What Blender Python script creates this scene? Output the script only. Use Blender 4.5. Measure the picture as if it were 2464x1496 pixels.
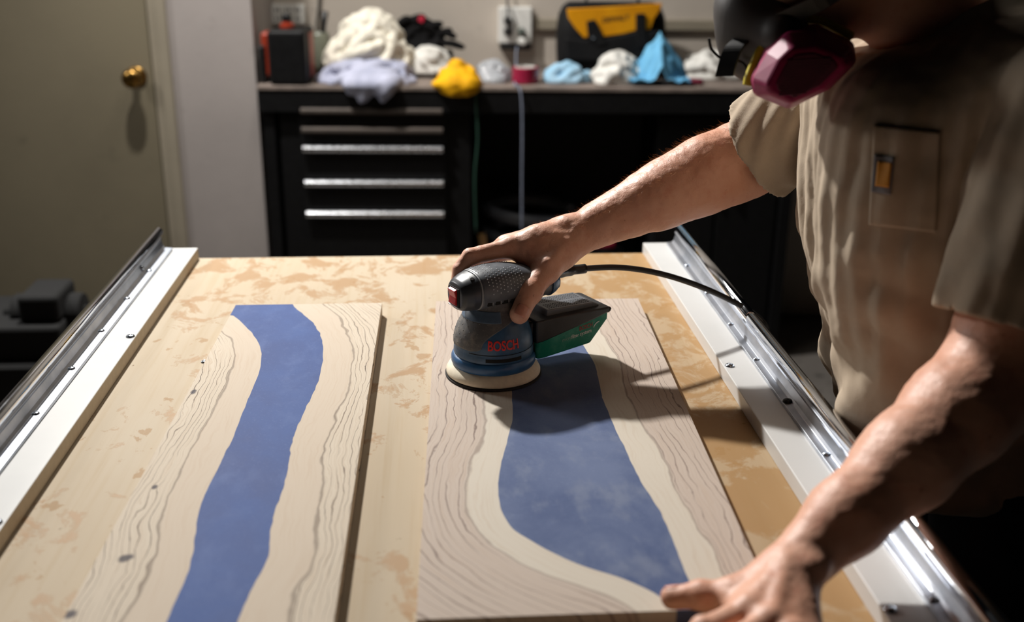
import bpy, bmesh, math, random
import numpy as np
from math import sin, cos, pi, radians, atan2, sqrt, exp
from mathutils import Vector, Matrix, noise as mnoise

for _o in list(bpy.data.objects):
    bpy.data.objects.remove(_o)
SC = bpy.context.scene
COL = SC.collection

# ------------------------------------------------------------------ camera
CAM_POS = Vector((0.0, 0.0, 1.478))
FPX, PITCH, YAW, ROLL = 2600.0, radians(20.01), radians(4.27), 0.010
CF = Vector((sin(YAW) * cos(PITCH), cos(YAW) * cos(PITCH), -sin(PITCH)))
CR = Vector((cos(YAW), -sin(YAW), 0.0))
CU = CR.cross(CF)
cam_d = bpy.data.cameras.new('camera')
cam = bpy.data.objects.new('camera', cam_d)
COL.objects.link(cam)
_r = (CR * cos(ROLL) + CU * sin(ROLL)).normalized()
_u = (CU * cos(ROLL) - CR * sin(ROLL)).normalized()
cam.matrix_world = Matrix(((_r.x, _u.x, -CF.x, CAM_POS.x), (_r.y, _u.y, -CF.y, CAM_POS.y),
                           (_r.z, _u.z, -CF.z, CAM_POS.z), (0, 0, 0, 1)))
cam_d.sensor_width = 36.0
cam_d.lens = FPX / 2464.0 * 36.0
cam_d.clip_start = 0.05
cam_d.dof.use_dof = True
cam_d.dof.focus_distance = 1.385
cam_d.dof.aperture_fstop = 3.0
SC.camera = cam

# ------------------------------------------------------------------ light
SC.view_settings.view_transform = 'Standard'
SC.view_settings.look = 'None'
SC.view_settings.exposure = 0.0
SC.view_settings.gamma = 1.0
SC.view_settings.use_curve_mapping = False
world = bpy.data.worlds.new('world')
SC.world = world
world.use_nodes = True
world.node_tree.nodes['Background'].inputs[0].default_value = (0.55, 0.6, 0.7, 1)
world.node_tree.nodes['Background'].inputs[1].default_value = 0.002


def area_light(name, loc, target, size, size_y, watts, color, spread=180):
    d = bpy.data.lights.new(name, 'AREA')
    d.shape = 'RECTANGLE'
    d.size, d.size_y = size, size_y
    d.energy = watts
    d.color = color
    d.spread = radians(spread)
    o = bpy.data.objects.new(name, d)
    COL.objects.link(o)
    o.location = loc
    o.rotation_euler = (Vector(target) - Vector(loc)).to_track_quat('-Z', 'Y').to_euler()
    return o


# work lamp on a stand, back left of the table; strip lamp on the ceiling between table and bench
area_light('work_lamp', (-0.80, 3.05, 2.72), (0.15, 1.25, 0.95), 0.10, 0.10, 112, (1.0, 0.97, 0.93))
area_light('ceiling_strip_lamp', (-0.10, 2.80, 2.66), (-0.1, 2.9, 0.0), 0.10, 1.1, 9.5, (1.0, 0.95, 0.87))
area_light('left_fill_light', (-1.95, 2.90, 1.95), (0.3, 1.3, 1.0), 0.45, 0.30, 18, (1.0, 0.97, 0.94))  # unseen fill, added to brighten arm, sander and shirt from the left


# ------------------------------------------------------------------ helpers: pixel of the photograph -> point in the room
def ray(px, py):
    x, y = px - 1232.0, py - 748.0
    c, s = cos(ROLL), sin(ROLL)
    return CF + CR * ((c * x + s * y) / FPX) - CU * ((c * y - s * x) / FPX)


def atz(px, py, z):
    d = ray(px, py)
    return CAM_POS + d * ((z - CAM_POS.z) / d.z)


def aty(px, py, y):
    d = ray(px, py)
    return CAM_POS + d * (y / d.y)


def atx(px, py, x):
    d = ray(px, py)
    return CAM_POS + d * (x / d.x)


# bench frame: u along the bench, v into the wall
BANG = radians(-2.6)
BO = Vector((-0.4032, 3.5643, 0.0))
BU = Vector((cos(BANG), sin(BANG), 0))
BV = Vector((-sin(BANG), cos(BANG), 0))


def bw(u, v, z):
    return BO + BU * u + BV * v + Vector((0, 0, z))


def bpix(px, py, v):
    """pixel -> (u, z) on the plane at depth v of the bench frame"""
    d = ray(px, py)
    t = (v - (CAM_POS - BO).dot(BV)) / d.dot(BV)
    p = CAM_POS + d * t
    return (p - BO).dot(BU), p.z


# ------------------------------------------------------------------ helpers: objects
WM = {}


def link(o, parent=None, wm=None):
    COL.objects.link(o)
    WM[o.name] = wm.copy() if wm is not None else Matrix.Identity(4)
    if parent is not None:
        o.parent = parent
        o.matrix_parent_inverse = WM[parent.name].inverted()
    o.matrix_basis = WM[o.name]
    return o


def thing(name, label, cat, loc=(0, 0, 0), rz=0.0, group=None):
    o = bpy.data.objects.new(name, None)
    o.empty_display_size = 0.05
    link(o, None, Matrix.Translation(loc) @ Matrix.Rotation(rz, 4, 'Z'))
    tag(o, label, cat, group)
    return o


def tag(o, label=None, cat=None, group=None, kind=None):
    if label:
        o['label'] = label
    if cat:
        o['category'] = cat
    if group:
        o['group'] = group
    if kind:
        o['kind'] = kind
    return o


def obj(name, data, mat, parent=None, wm=None, smooth=False, bevel=0.0, seg=2, solid=0.0, sub=0):
    """link a bmesh or mesh as one object; vertices are in world space unless wm is given"""
    if isinstance(data, bmesh.types.BMesh):
        me = bpy.data.meshes.new(name)
        bmesh.ops.recalc_face_normals(data, faces=data.faces)
        data.to_mesh(me)
        data.free()
    else:
        me = data
    o = bpy.data.objects.new(name, me)
    if mat is not None and len(me.materials) == 0:
        me.materials.append(mat)
    link(o, parent, wm)
    if smooth:
        me.polygons.foreach_set('use_smooth', [True] * len(me.polygons))
    if solid:
        m = o.modifiers.new('solid', 'SOLIDIFY')
        m.thickness = solid
        m.offset = 0
    if bevel:
        m = o.modifiers.new('bevel', 'BEVEL')
        m.width = bevel
        m.segments = seg
        m.limit_method = 'ANGLE'
        m.angle_limit = radians(35)
        m.harden_normals = False
    if sub:
        m = o.modifiers.new('sub', 'SUBSURF')
        m.levels = m.render_levels = sub
    return o


def BM():
    return bmesh.new()


def box(bm, x0, x1, y0, y1, z0, z1, M=None):
    vs = [bm.verts.new((x, y, z)) for z in (z0, z1) for y in (y0, y1) for x in (x0, x1)]
    for f in ((0, 2, 3, 1), (4, 5, 7, 6), (0, 1, 5, 4), (2, 6, 7, 3), (0, 4, 6, 2), (1, 3, 7, 5)):
        bm.faces.new([vs[i] for i in f])
    if M is not None:
        bmesh.ops.transform(bm, matrix=M, verts=vs)
    return vs


def bbox(bm, u0, u1, v0, v1, z0, z1):
    """box in the bench frame"""
    M = Matrix.Translation(BO) @ Matrix.Rotation(BANG, 4, 'Z')
    return box(bm, u0, u1, v0, v1, z0, z1, M)


def lathe(bm, prof, n=48, M=None, cap=True):
    rings = []
    for r, z in prof:
        rings.append([bm.verts.new((r * cos(2 * pi * i / n), r * sin(2 * pi * i / n), z)) for i in range(n)])
    for a, b in zip(rings, rings[1:]):
        for i in range(n):
            bm.faces.new((a[i], a[(i + 1) % n], b[(i + 1) % n], b[i]))
    if cap:
        bm.faces.new(list(reversed(rings[0])))
        bm.faces.new(rings[-1])
    vs = [v for r in rings for v in r]
    if M is not None:
        bmesh.ops.transform(bm, matrix=M, verts=vs)
    return vs


def prism(bm, pts, z0, z1, M=None):
    """vertical prism over a polygon (list of xy)"""
    a = [bm.verts.new((p[0], p[1], z0)) for p in pts]
    b = [bm.verts.new((p[0], p[1], z1)) for p in pts]
    n = len(pts)
    bm.faces.new(list(reversed(a)))
    bm.faces.new(b)
    for i in range(n):
        bm.faces.new((a[i], a[(i + 1) % n], b[(i + 1) % n], b[i]))
    if M is not None:
        bmesh.ops.transform(bm, matrix=M, verts=a + b)
    return a + b


def smooth_path(pts, n=10):
    """Catmull-Rom through points"""
    P = [Vector(p) for p in pts]
    P = [P[0] * 2 - P[1]] + P + [P[-1] * 2 - P[-2]]
    out = []
    for i in range(1, len(P) - 2):
        p0, p1, p2, p3 = P[i - 1:i + 3]
        for k in range(n):
            t = k / n
            out.append(0.5 * ((2 * p1) + (p2 - p0) * t + (2 * p0 - 5 * p1 + 4 * p2 - p3) * t * t + (3 * p1 - p0 - 3 * p2 + p3) * t ** 3))
    out.append(P[-2].copy())
    return out


def tube(bm, path, rad, n=10, squash=1.0):
    """tube along a list of points; rad a number or a list"""
    P = [Vector(p) for p in path]
    rads = rad if isinstance(rad, (list, tuple)) else [rad] * len(P)
    rings = []
    ref = Vector((0, 0, 1))
    t0 = (P[1] - P[0]).normalized()
    if abs(t0.dot(ref)) > 0.9:
        ref = Vector((1, 0, 0))
    s = t0.cross(ref).normalized()
    for i, p in enumerate(P):
        t = (P[min(i + 1, len(P) - 1)] - P[max(i - 1, 0)]).normalized()
        s = (s - t * s.dot(t)).normalized()
        b = t.cross(s)
        rings.append([bm.verts.new(p + (s * cos(2 * pi * k / n) + b * sin(2 * pi * k / n) * squash) * rads[i]) for k in range(n)])
    for a, c in zip(rings, rings[1:]):
        for k in range(n):
            bm.faces.new((a[k], a[(k + 1) % n], c[(k + 1) % n], c[k]))
    bm.faces.new(list(reversed(rings[0])))
    bm.faces.new(rings[-1])


def ribbon(bm, path, wdir, w, th):
    """flat strap along a path"""
    P = [Vector(p) for p in path]
    W = Vector(wdir).normalized()
    rings = []
    for i, p in enumerate(P):
        t = (P[min(i + 1, len(P) - 1)] - P[max(i - 1, 0)]).normalized()
        nrm = t.cross(W).normalized()
        rings.append([bm.verts.new(p + W * (a * w / 2) + nrm * (b * th / 2)) for a, b in ((-1, -1), (1, -1), (1, 1), (-1, 1))])
    for a, c in zip(rings, rings[1:]):
        for k in range(4):
            bm.faces.new((a[k], a[(k + 1) % 4], c[(k + 1) % 4], c[k]))
    bm.faces.new(list(reversed(rings[0])))
    bm.faces.new(rings[-1])


def text_mesh(body, size, bold=0.0, extrude=0.0, shear=0.0, width=None):
    cu = bpy.data.curves.new('lettering', 'FONT')
    cu.body = body
    cu.size = size
    cu.offset = bold
    cu.extrude = extrude
    cu.shear = shear
    cu.align_x = 'CENTER'
    cu.align_y = 'CENTER'
    cu.resolution_u = 4
    o = bpy.data.objects.new('lettering', cu)
    COL.objects.link(o)
    dg = bpy.context.evaluated_depsgraph_get()
    me = bpy.data.meshes.new_from_object(o.evaluated_get(dg))
    bpy.data.objects.remove(o)
    if width:
        xs = [v.co.x for v in me.vertices]
        k = width / (max(xs) - min(xs))
        for v in me.vertices:
            v.co.x *= k
    me.materials.clear()
    return me


# ------------------------------------------------------------------ helpers: materials
def lin(r, g, b):
    f = lambda c: (c / 255 / 12.92) if c / 255 <= 0.04045 else ((c / 255 + 0.055) / 1.055) ** 2.4
    return (f(r), f(g), f(b), 1.0)


class NT:
    """small node-tree builder"""

    def __init__(self, name):
        self.m = bpy.data.materials.new(name)
        self.m.use_nodes = True
        self.t = self.m.node_tree
        self.b = self.t.nodes['Principled BSDF']
        self._co = None

    def n(self, typ, **kw):
        nd = self.t.nodes.new(typ)
        for k, v in kw.items():
            if k.startswith('_'):
                setattr(nd, k[1:], v)
        for k, v in kw.items():
            if not k.startswith('_'):
                key = k.replace('0', '') if False else k
                sock = nd.inputs[int(key[1:])] if key[0] == 'i' and key[1:].isdigit() else nd.inputs[key]
                self.set(sock, v)
        return nd

    def set(self, sock, v):
        if isinstance(v, bpy.types.NodeSocket):
            self.t.links.new(v, sock)
        else:
            sock.default_value = v

    def co(self, kind='Object'):
        if self._co is None:
            self._co = self.t.nodes.new('ShaderNodeTexCoord')
        return self._co.outputs[kind]

    def mapping(self, vec, scale=(1, 1, 1), loc=(0, 0, 0), rot=(0, 0, 0)):
        return self.n('ShaderNodeMapping', Vector=vec, Scale=scale, Location=loc, Rotation=rot).outputs[0]

    def noise(self, vec, scale, detail=4, rough=0.55, dist=0.0):
        nd = self.n('ShaderNodeTexNoise', Vector=vec, Scale=scale, Detail=detail, Roughness=rough, Distortion=dist)
        return nd.outputs[0]

    def math(self, op, a, b=0.0, c=0.0, clamp=False):
        return self.n('ShaderNodeMath', _operation=op, _use_clamp=clamp, i0=a, i1=b, i2=c).outputs[0]

    def ss(self, v, lo, hi):
        nd = self.n('ShaderNodeMapRange', _interpolation_type='SMOOTHSTEP', i0=v, i1=lo, i2=hi, i3=0.0, i4=1.0)
        return nd.outputs[0]

    def mix(self, fac, a, b, mode='MIX'):
        nd = self.n('ShaderNodeMix', _data_type='RGBA', _blend_type=mode)
        self.set(nd.inputs[0], fac)
        self.set(nd.inputs[6], a)
        self.set(nd.inputs[7], b)
        return nd.outputs[2]

    def bump(self, h, strength=0.3, dist=0.002):
        nd = self.n('ShaderNodeBump', Height=h, Strength=strength, Distance=dist)
        self.set(self.b.inputs['Normal'], nd.outputs[0])

    def out(self, color=None, rough=None, metal=None, **kw):
        if color is not None:
            self.set(self.b.inputs['Base Color'], color)
        if rough is not None:
            self.set(self.b.inputs['Roughness'], rough)
        if metal is not None:
            self.set(self.b.inputs['Metallic'], metal)
        for k, v in kw.items():
            self.set(self.b.inputs[k.replace('_', ' ')], v)
        return self.m


def plain(name, rgb, rough=0.5, metal=0.0, var=0.12, scale=40.0, bump=0.0, **kw):
    """procedural material: one colour with a little noise in colour and gloss"""
    t = NT(name)
    c = lin(*rgb)
    n1 = t.noise(t.co(), scale, 5)
    dark = tuple(x * (1 - var) for x in c[:3]) + (1,)
    lite = tuple(min(1, x * (1 + var)) for x in c[:3]) + (1,)
    col = t.mix(t.ss(n1, 0.3, 0.7), dark, lite)
    rg = t.math('ADD', rough - 0.05, t.math('MULTIPLY', n1, 0.1))
    if bump:
        t.bump(t.noise(t.co(), scale * 4, 4), bump, 0.001)
    return t.out(col, rg, metal, **kw)

# ================================================================== materials of the room
def m_wall(name, rgb):
    t = NT(name)
    n1 = t.noise(t.co(), 1.6, 6, 0.6)
    n2 = t.noise(t.co(), 9.0, 5, 0.65)
    c = lin(*rgb)
    col = t.mix(t.ss(n1, 0.35, 0.7), c, tuple(x * 0.86 for x in c[:3]) + (1,))
    col = t.mix(t.ss(n2, 0.62, 0.75), col, tuple(x * 0.72 for x in c[:3]) + (1,))
    t.bump(t.noise(t.co(), 60, 4), 0.15, 0.002)
    return t.out(col, 0.7)


M_WALL = m_wall('wall_paint', (194, 184, 172))
M_WALL2 = m_wall('plaster_paint', (166, 158, 154))
M_DOOR = m_wall('door_paint', (124, 115, 94))
M_TRIM = plain('trim_paint', (150, 141, 124), 0.5, var=0.05, scale=6)


def m_floor():
    t = NT('concrete')
    n1 = t.noise(t.co(), 2.0, 8, 0.6)
    n2 = t.noise(t.co(), 30.0, 5, 0.6)
    col = t.mix(n1, lin(70, 66, 62), lin(110, 104, 98))
    col = t.mix(t.ss(n2, 0.55, 0.7), col, lin(60, 56, 52))
    t.bump(n2, 0.2, 0.003)
    return t.out(col, 0.75)


M_FLOOR = m_floor()
M_BRASS = plain('aged_brass', (150, 116, 62), 0.28, 1.0, 0.2, 60)
M_BLACKSTEEL = plain('black_powder_coat', (13, 13, 14), 0.55, 0.0, 0.2, 50, Specular_IOR_Level=0.2)
M_BLACK = plain('black_plastic', (20, 20, 21), 0.4, 0.0, 0.2, 60)
M_DARK = plain('dark_interior', (9, 9, 9), 0.8, 0.0, 0.2, 20)
M_CHROME = plain('chrome', (225, 228, 234), 0.09, 1.0, 0.02, 30)
M_HANDLE = plain('brushed_aluminium_handle', (220, 222, 226), 0.28, 1.0, 0.04, 60)
M_WHITEPL = plain('white_plastic', (226, 225, 220), 0.35, 0.0, 0.03, 30)

# ================================================================== the room
VW = 0.47          # wall plane behind the bench, in the bench frame
bm = BM()
box(bm, -4.0, 4.0, -1.2, 5.6, -0.06, 0.0)
tag(obj('floor', bm, M_FLOOR), kind='structure')
u_step = bpix(607, 60, 0.08)[0]
bm = BM()
bbox(bm, u_step - 0.1, 3.2, VW, VW + 0.12, 0.0, 2.7)
tag(obj('wall_back', bm, M_WALL), kind='structure')
# nearer wall with the door, standing a few centimetres proud
VD = 0.08
u_d1 = bpix(352, 20, VD)[0]          # door edge
u_f1 = bpix(400, 20, VD)[0]          # outer edge of the casing
u_d0 = u_d1 - 0.84
bm = BM()
bbox(bm, u_f1 - 0.01, u_step, VD, VW, 0.0, 2.7)
tag(obj('wall_center', bm, M_WALL2), kind='structure')
bm = BM()
bbox(bm, u_d0 - 1.6, u_d0 - 0.06, VD, VD + 0.14, 0.0, 2.7)
bbox(bm, u_d0 - 0.06, u_f1 - 0.01, VD, VD + 0.14, 2.10, 2.7)
tag(obj('wall_left', bm, M_WALL2), kind='structure')
door = thing('door_1', None, None, bw(u_d0, VD, 0))
tag(door, kind='structure')
bm = BM()
bbox(bm, u_d0, u_d1 - 0.006, VD + 0.012, VD + 0.052, 0.01, 2.04)
obj('door_slab', bm, M_DOOR, door, bevel=0.003)
uk, zk = bpix(320, 188, VD - 0.03)
Mk = Matrix.Translation(bw(uk, VD + 0.012, zk)) @ Matrix.Rotation(BANG, 4, 'Z') @ Matrix.Rotation(radians(90), 4, 'X')
bm = BM()
lathe(bm, [(0.033, 0.0), (0.033, 0.004), (0.026, 0.008), (0.013, 0.010), (0.012, 0.030), (0.020, 0.036), (0.029, 0.046),
           (0.0315, 0.056), (0.030, 0.066), (0.022, 0.073), (0.008, 0.076)], 32, Mk)
obj('door_knob', bm, M_BRASS, door, smooth=True)
# casing: jamb stop and outer casing
for i, (a, b, pr) in enumerate(((u_d1, u_d1 + 0.03, 0.0), (u_d1 + 0.03, u_f1, 0.016))):
    bm = BM()
    bbox(bm, a, b, VD - pr, VD + 0.06, 0.0, 2.10)
    if i:
        bbox(bm, u_d0 - 0.06, u_f1, VD - pr, VD + 0.06, 2.04, 2.12)
        bbox(bm, u_d0 - 0.06, u_d0, VD - pr, VD + 0.06, 0.0, 2.04)
    tag(obj('trim_%d' % (i + 1), bm, M_TRIM, bevel=0.004), kind='structure')
bm = BM()
ua, za = bpix(1282, 62, VW)
bbox(bm, ua, 1.75, VW - 0.022, VW, za - 0.012, za + 0.026)
tag(obj('trim_3', bm, M_TRIM, bevel=0.004), kind='structure')

# ================================================================== work table
TZ = 0.90


def m_ply():
    t = NT('stained_plywood')
    co = t.co()
    big = t.noise(t.mapping(co, (3.2, 1.5, 1)), 1.0, 5, 0.6)
    grain = t.noise(t.mapping(co, (90, 3.0, 1)), 1.0, 4, 0.6)
    blot = t.noise(t.mapping(co, (16, 12, 1), (0.3, 1.7, 0)), 1.0, 8, 0.68, 0.5)
    blot2 = t.noise(t.mapping(co, (22, 14, 1), (4.1, 2.2, 0)), 1.0, 5, 0.6, 0.4)
    spots = t.noise(t.mapping(co, (60, 50, 1)), 1.0, 3, 0.5)
    sep = t.n('ShaderNodeSeparateXYZ', Vector=co)
    base = t.mix(t.ss(big, 0.3, 0.7), lin(212, 197, 174), lin(205, 187, 160))
    base = t.mix(t.math('MULTIPLY', t.ss(grain, 0.45, 0.75), 0.35), base, lin(190, 164, 126))
    # old glue and varnish: amber blots with a hard rim, more of them along the right and the far end
    right = t.ss(sep.outputs[0], 0.10, 0.36)
    far = t.ss(sep.outputs[1], 1.45, 1.85)
    thr = t.math('SUBTRACT', 0.570, t.math('ADD', t.math('MULTIPLY', right, 0.10), t.math('MULTIPLY', far, 0.07)))
    dd = t.math('SUBTRACT', blot, thr)
    amt = t.ss(dd, -0.01, 0.055)
    base = t.mix(t.math('MULTIPLY', amt, 0.72), base, lin(178, 136, 88))
    rim = t.math('MULTIPLY', t.ss(dd, -0.004, 0.006), t.math('SUBTRACT', 1.0, t.ss(dd, 0.008, 0.03)))
    base = t.mix(t.math('MULTIPLY', rim, 0.2), base, lin(164, 116, 66))
    base = t.mix(t.math('MULTIPLY', t.ss(blot2, 0.63, 0.66), 0.6), base, lin(176, 136, 90))
    base = t.mix(t.math('MULTIPLY', t.ss(blot2, 0.30, 0.26), 0.3), base, lin(226, 212, 188))
    base = t.mix(t.math('MULTIPLY', t.ss(spots, 0.74, 0.78), 0.7), base, lin(120, 92, 64))
    # the right side of the sheet is more varnished and yellower
    base = t.mix(t.math('MULTIPLY', right, 0.42), base, lin(194, 152, 94))
    t.bump(t.math('ADD', grain, t.math('MULTIPLY', amt, 0.6)), 0.12, 0.001)
    base = t.mix(1.0, base, (0.78, 0.78, 0.78, 1.0), 'MULTIPLY')
    return t.out(base, t.math('SUBTRACT', 0.7, t.math('MULTIPLY', amt, 0.15)), Specular_IOR_Level=0.15)


M_PLY = m_ply()
M_PINE = plain('pine_frame', (176, 136, 86), 0.6, 0, 0.15, 18)
table = thing('work_table', 'long plywood work table with blotchy amber stains under the two river boards', 'table', (0, 1.1, 0))
bm = BM()
box(bm, -0.515, 0.478, 0.30, 1.885, TZ - 0.03, TZ)
obj('tabletop', bm, M_PLY, table, bevel=0.002)
bm = BM()
for (a, b, c, d) in ((-0.50, 0.46, 1.80, 1.838), (-0.50, 0.46, 0.36, 0.398), (-0.50, -0.462, 0.36, 1.838), (0.422, 0.46, 0.36, 1.838)):
    box(bm, a, b, c, d, TZ - 0.12, TZ - 0.03)
obj('apron', bm, M_PINE, table)
for x in (-0.455, 0.325):
    for y in (0.40, 1.71):
        bm = BM()
        box(bm, x, x + 0.09, y, y + 0.09, 0, TZ - 0.03)
        obj('leg', bm, M_PINE, table, bevel=0.004)


# ------------------------------------------------------------------ screws, white boards, rails
def screw_bm(r=0.0048, h=0.0026):
    bm = BM()
    lathe(bm, [(r * 1.02, 0.0), (r, h * 0.35), (r * 0.86, h * 0.75), (r * 0.5, h), (r * 0.36, h), (r * 0.3, h * 0.4)], 16)
    for a in (0, pi / 2):
        box(bm, -r * 0.55, r * 0.55, -r * 0.1, r * 0.1, h * 0.45, h * 1.02, Matrix.Rotation(a + 0.4, 4, 'Z'))
    me = bpy.data.meshes.new('screw')
    bmesh.ops.recalc_face_normals(bm, faces=bm.faces)
    bm.to_mesh(me)
    bm.free()
    return me


def m_alu():
    t = NT('mill_aluminium')
    g = t.noise(t.mapping(t.co(), (400, 6, 400)), 1.0, 3)
    n = t.noise(t.co(), 14, 4)
    col = t.mix(t.ss(n, 0.35, 0.7), lin(196, 200, 208), lin(160, 166, 176))
    t.bump(g, 0.05, 0.0005)
    return t.out(col, t.math('ADD', 0.26, t.math('MULTIPLY', n, 0.16)), 0.9)


M_ALU = m_alu()
M_ZINC = plain('zinc_screw', (176, 184, 194), 0.25, 1.0, 0.1, 200)
M_BLKSCREW = plain('blackened_screw', (40, 38, 36), 0.4, 0.8, 0.1, 200)


def m_melamine():
    t = NT('white_melamine')
    n = t.noise(t.co(), 7, 6, 0.6)
    s = t.noise(t.mapping(t.co(), (60, 25, 60)), 1.0, 4)
    col = t.mix(t.ss(n, 0.3, 0.75), lin(234, 234, 232), lin(226, 226, 224))
    col = t.mix(t.math('MULTIPLY', t.ss(s, 0.73, 0.76), 0.35), col, lin(196, 170, 120))
    col = t.mix(1.0, col, (0.82, 0.82, 0.82, 1.0), 'MULTIPLY')
    return t.out(col, 0.32)


M_MEL = m_melamine()
M_EDGE_SHADE = plain('shaded_board_edge', (200, 186, 164), 0.7, 0, 0.06, 90)  # white edge tinted tan: shade and table bounce put into the colour
SCREW = screw_bm()
SCREW_W = screw_bm(0.0062, 0.0035)
SCREW.materials.append(M_ZINC)
SCREW_W.materials.append(M_ZINC)
SCREW_B = SCREW_W.copy()
SCREW_B.materials.clear()
SCREW_B.materials.append(M_BLKSCREW)


def put(name, me, parent, loc, rz=0.0, rot=None):
    M = Matrix.Translation(loc) @ (rot if rot is not None else Matrix.Rotation(rz, 4, 'Z'))
    o = bpy.data.objects.new(name, me)
    link(o, parent, M)
    me.polygons.foreach_set('use_smooth', [True] * len(me.polygons))
    return o


def strip_board(label, x0, x1, inner, screws):
    t = thing('spacer_board', label, 'board', ((x0 + x1) / 2, 1.1, TZ))
    bm = BM()
    box(bm, x0, x1, 0.32, 1.882, TZ, TZ + 0.02)
    o = obj('board', bm, M_MEL, t, bevel=0.0012)
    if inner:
        o.data.materials.append(M_EDGE_SHADE)
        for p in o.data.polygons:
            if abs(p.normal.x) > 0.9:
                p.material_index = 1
    for (x, y, a) in screws:
        put('screw', SCREW_W, t, (x, y, TZ + 0.0195), a)
    return t


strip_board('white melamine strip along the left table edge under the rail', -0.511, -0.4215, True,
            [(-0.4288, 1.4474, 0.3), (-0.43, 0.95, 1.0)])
strip_board('white melamine strip on the right, crossed by the black cord', 0.380, 0.472, False,
            [(0.3883, 1.3019, 0.2), (0.3864, 0.7623, 0.9)])


def linear_rail(label, cx, hw, sx, screws, joint, black=()):
    """round steel shaft on an aluminium support rail"""
    t = thing('linear_rail', label, 'rail', (cx, 1.1, TZ + 0.02))
    z = TZ + 0.02
    y0, y1 = 0.36, 1.868
    prof = [(-hw, 0), (hw, 0), (hw, 0.0045), (0.0105, 0.0055), (0.0075, 0.009), (0.0046, 0.019), (0.0062, 0.024), (0.0, 0.0265),
            (-0.0062, 0.024), (-0.0046, 0.019), (-0.0075, 0.009), (-0.0105, 0.0055), (-hw, 0.0045)]
    bm = BM()
    Mr = Matrix(((1, 0, 0, cx), (0, 0, 1, 0), (0, 1, 0, z), (0, 0, 0, 1)))
    prism(bm, prof, y0, y1, Mr)
    obj('support', bm, M_ALU, t, bevel=0.0006)
    segs = ((y0, joint - 0.0012), (joint + 0.0012, y1 + 0.003)) if joint else ((y0, y1 + 0.003),)
    for a, b in segs:
        bm = BM()
        lathe(bm, [(0.0068, 0), (0.0084, 0.0015), (0.0084, b - a - 0.0015), (0.0068, b - a)], 40,
              Matrix(((1, 0, 0, cx), (0, 0, 1, a), (0, -1, 0, z + 0.0335), (0, 0, 0, 1))))
        o = obj('shaft', bm, M_CHROME, t)
        for p in o.data.polygons:
            p.use_smooth = len(p.vertices) == 4
    for i, y in enumerate(screws):
        for k in (-1, 1):
            bl = i in black and k == sx
            put('screw', SCREW_B if bl else SCREW, t, (cx + k * 0.0137, y, z + 0.0048), 0.7 * i + k)
    if black == ():
        put('screw', SCREW, t, (cx + 0.0066, 1.722, z + 0.014), rot=Matrix.Rotation(radians(70), 4, 'Y'))
    return t


linear_rail('chrome shaft on aluminium support along the left white strip', -0.4850, 0.0228, 1,
            [0.775, 0.913, 1.051, 1.188, 1.323, 1.4585, 1.5964, 1.7342], 0)
linear_rail('chrome shaft on aluminium support along the right white strip, beside the person', 0.4405, 0.0195, -1,
            [0.63, 0.767, 0.903, 1.0377, 1.176, 1.3109, 1.4435, 1.5835, 1.7259], 1.392, (4,))

# small screw left standing in the ply
_s = put('screw', SCREW, None, atz(492, 871, TZ), 0.5)
tag(_s, 'lone screw head in the plywood beside the narrow river board', 'screw')


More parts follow.
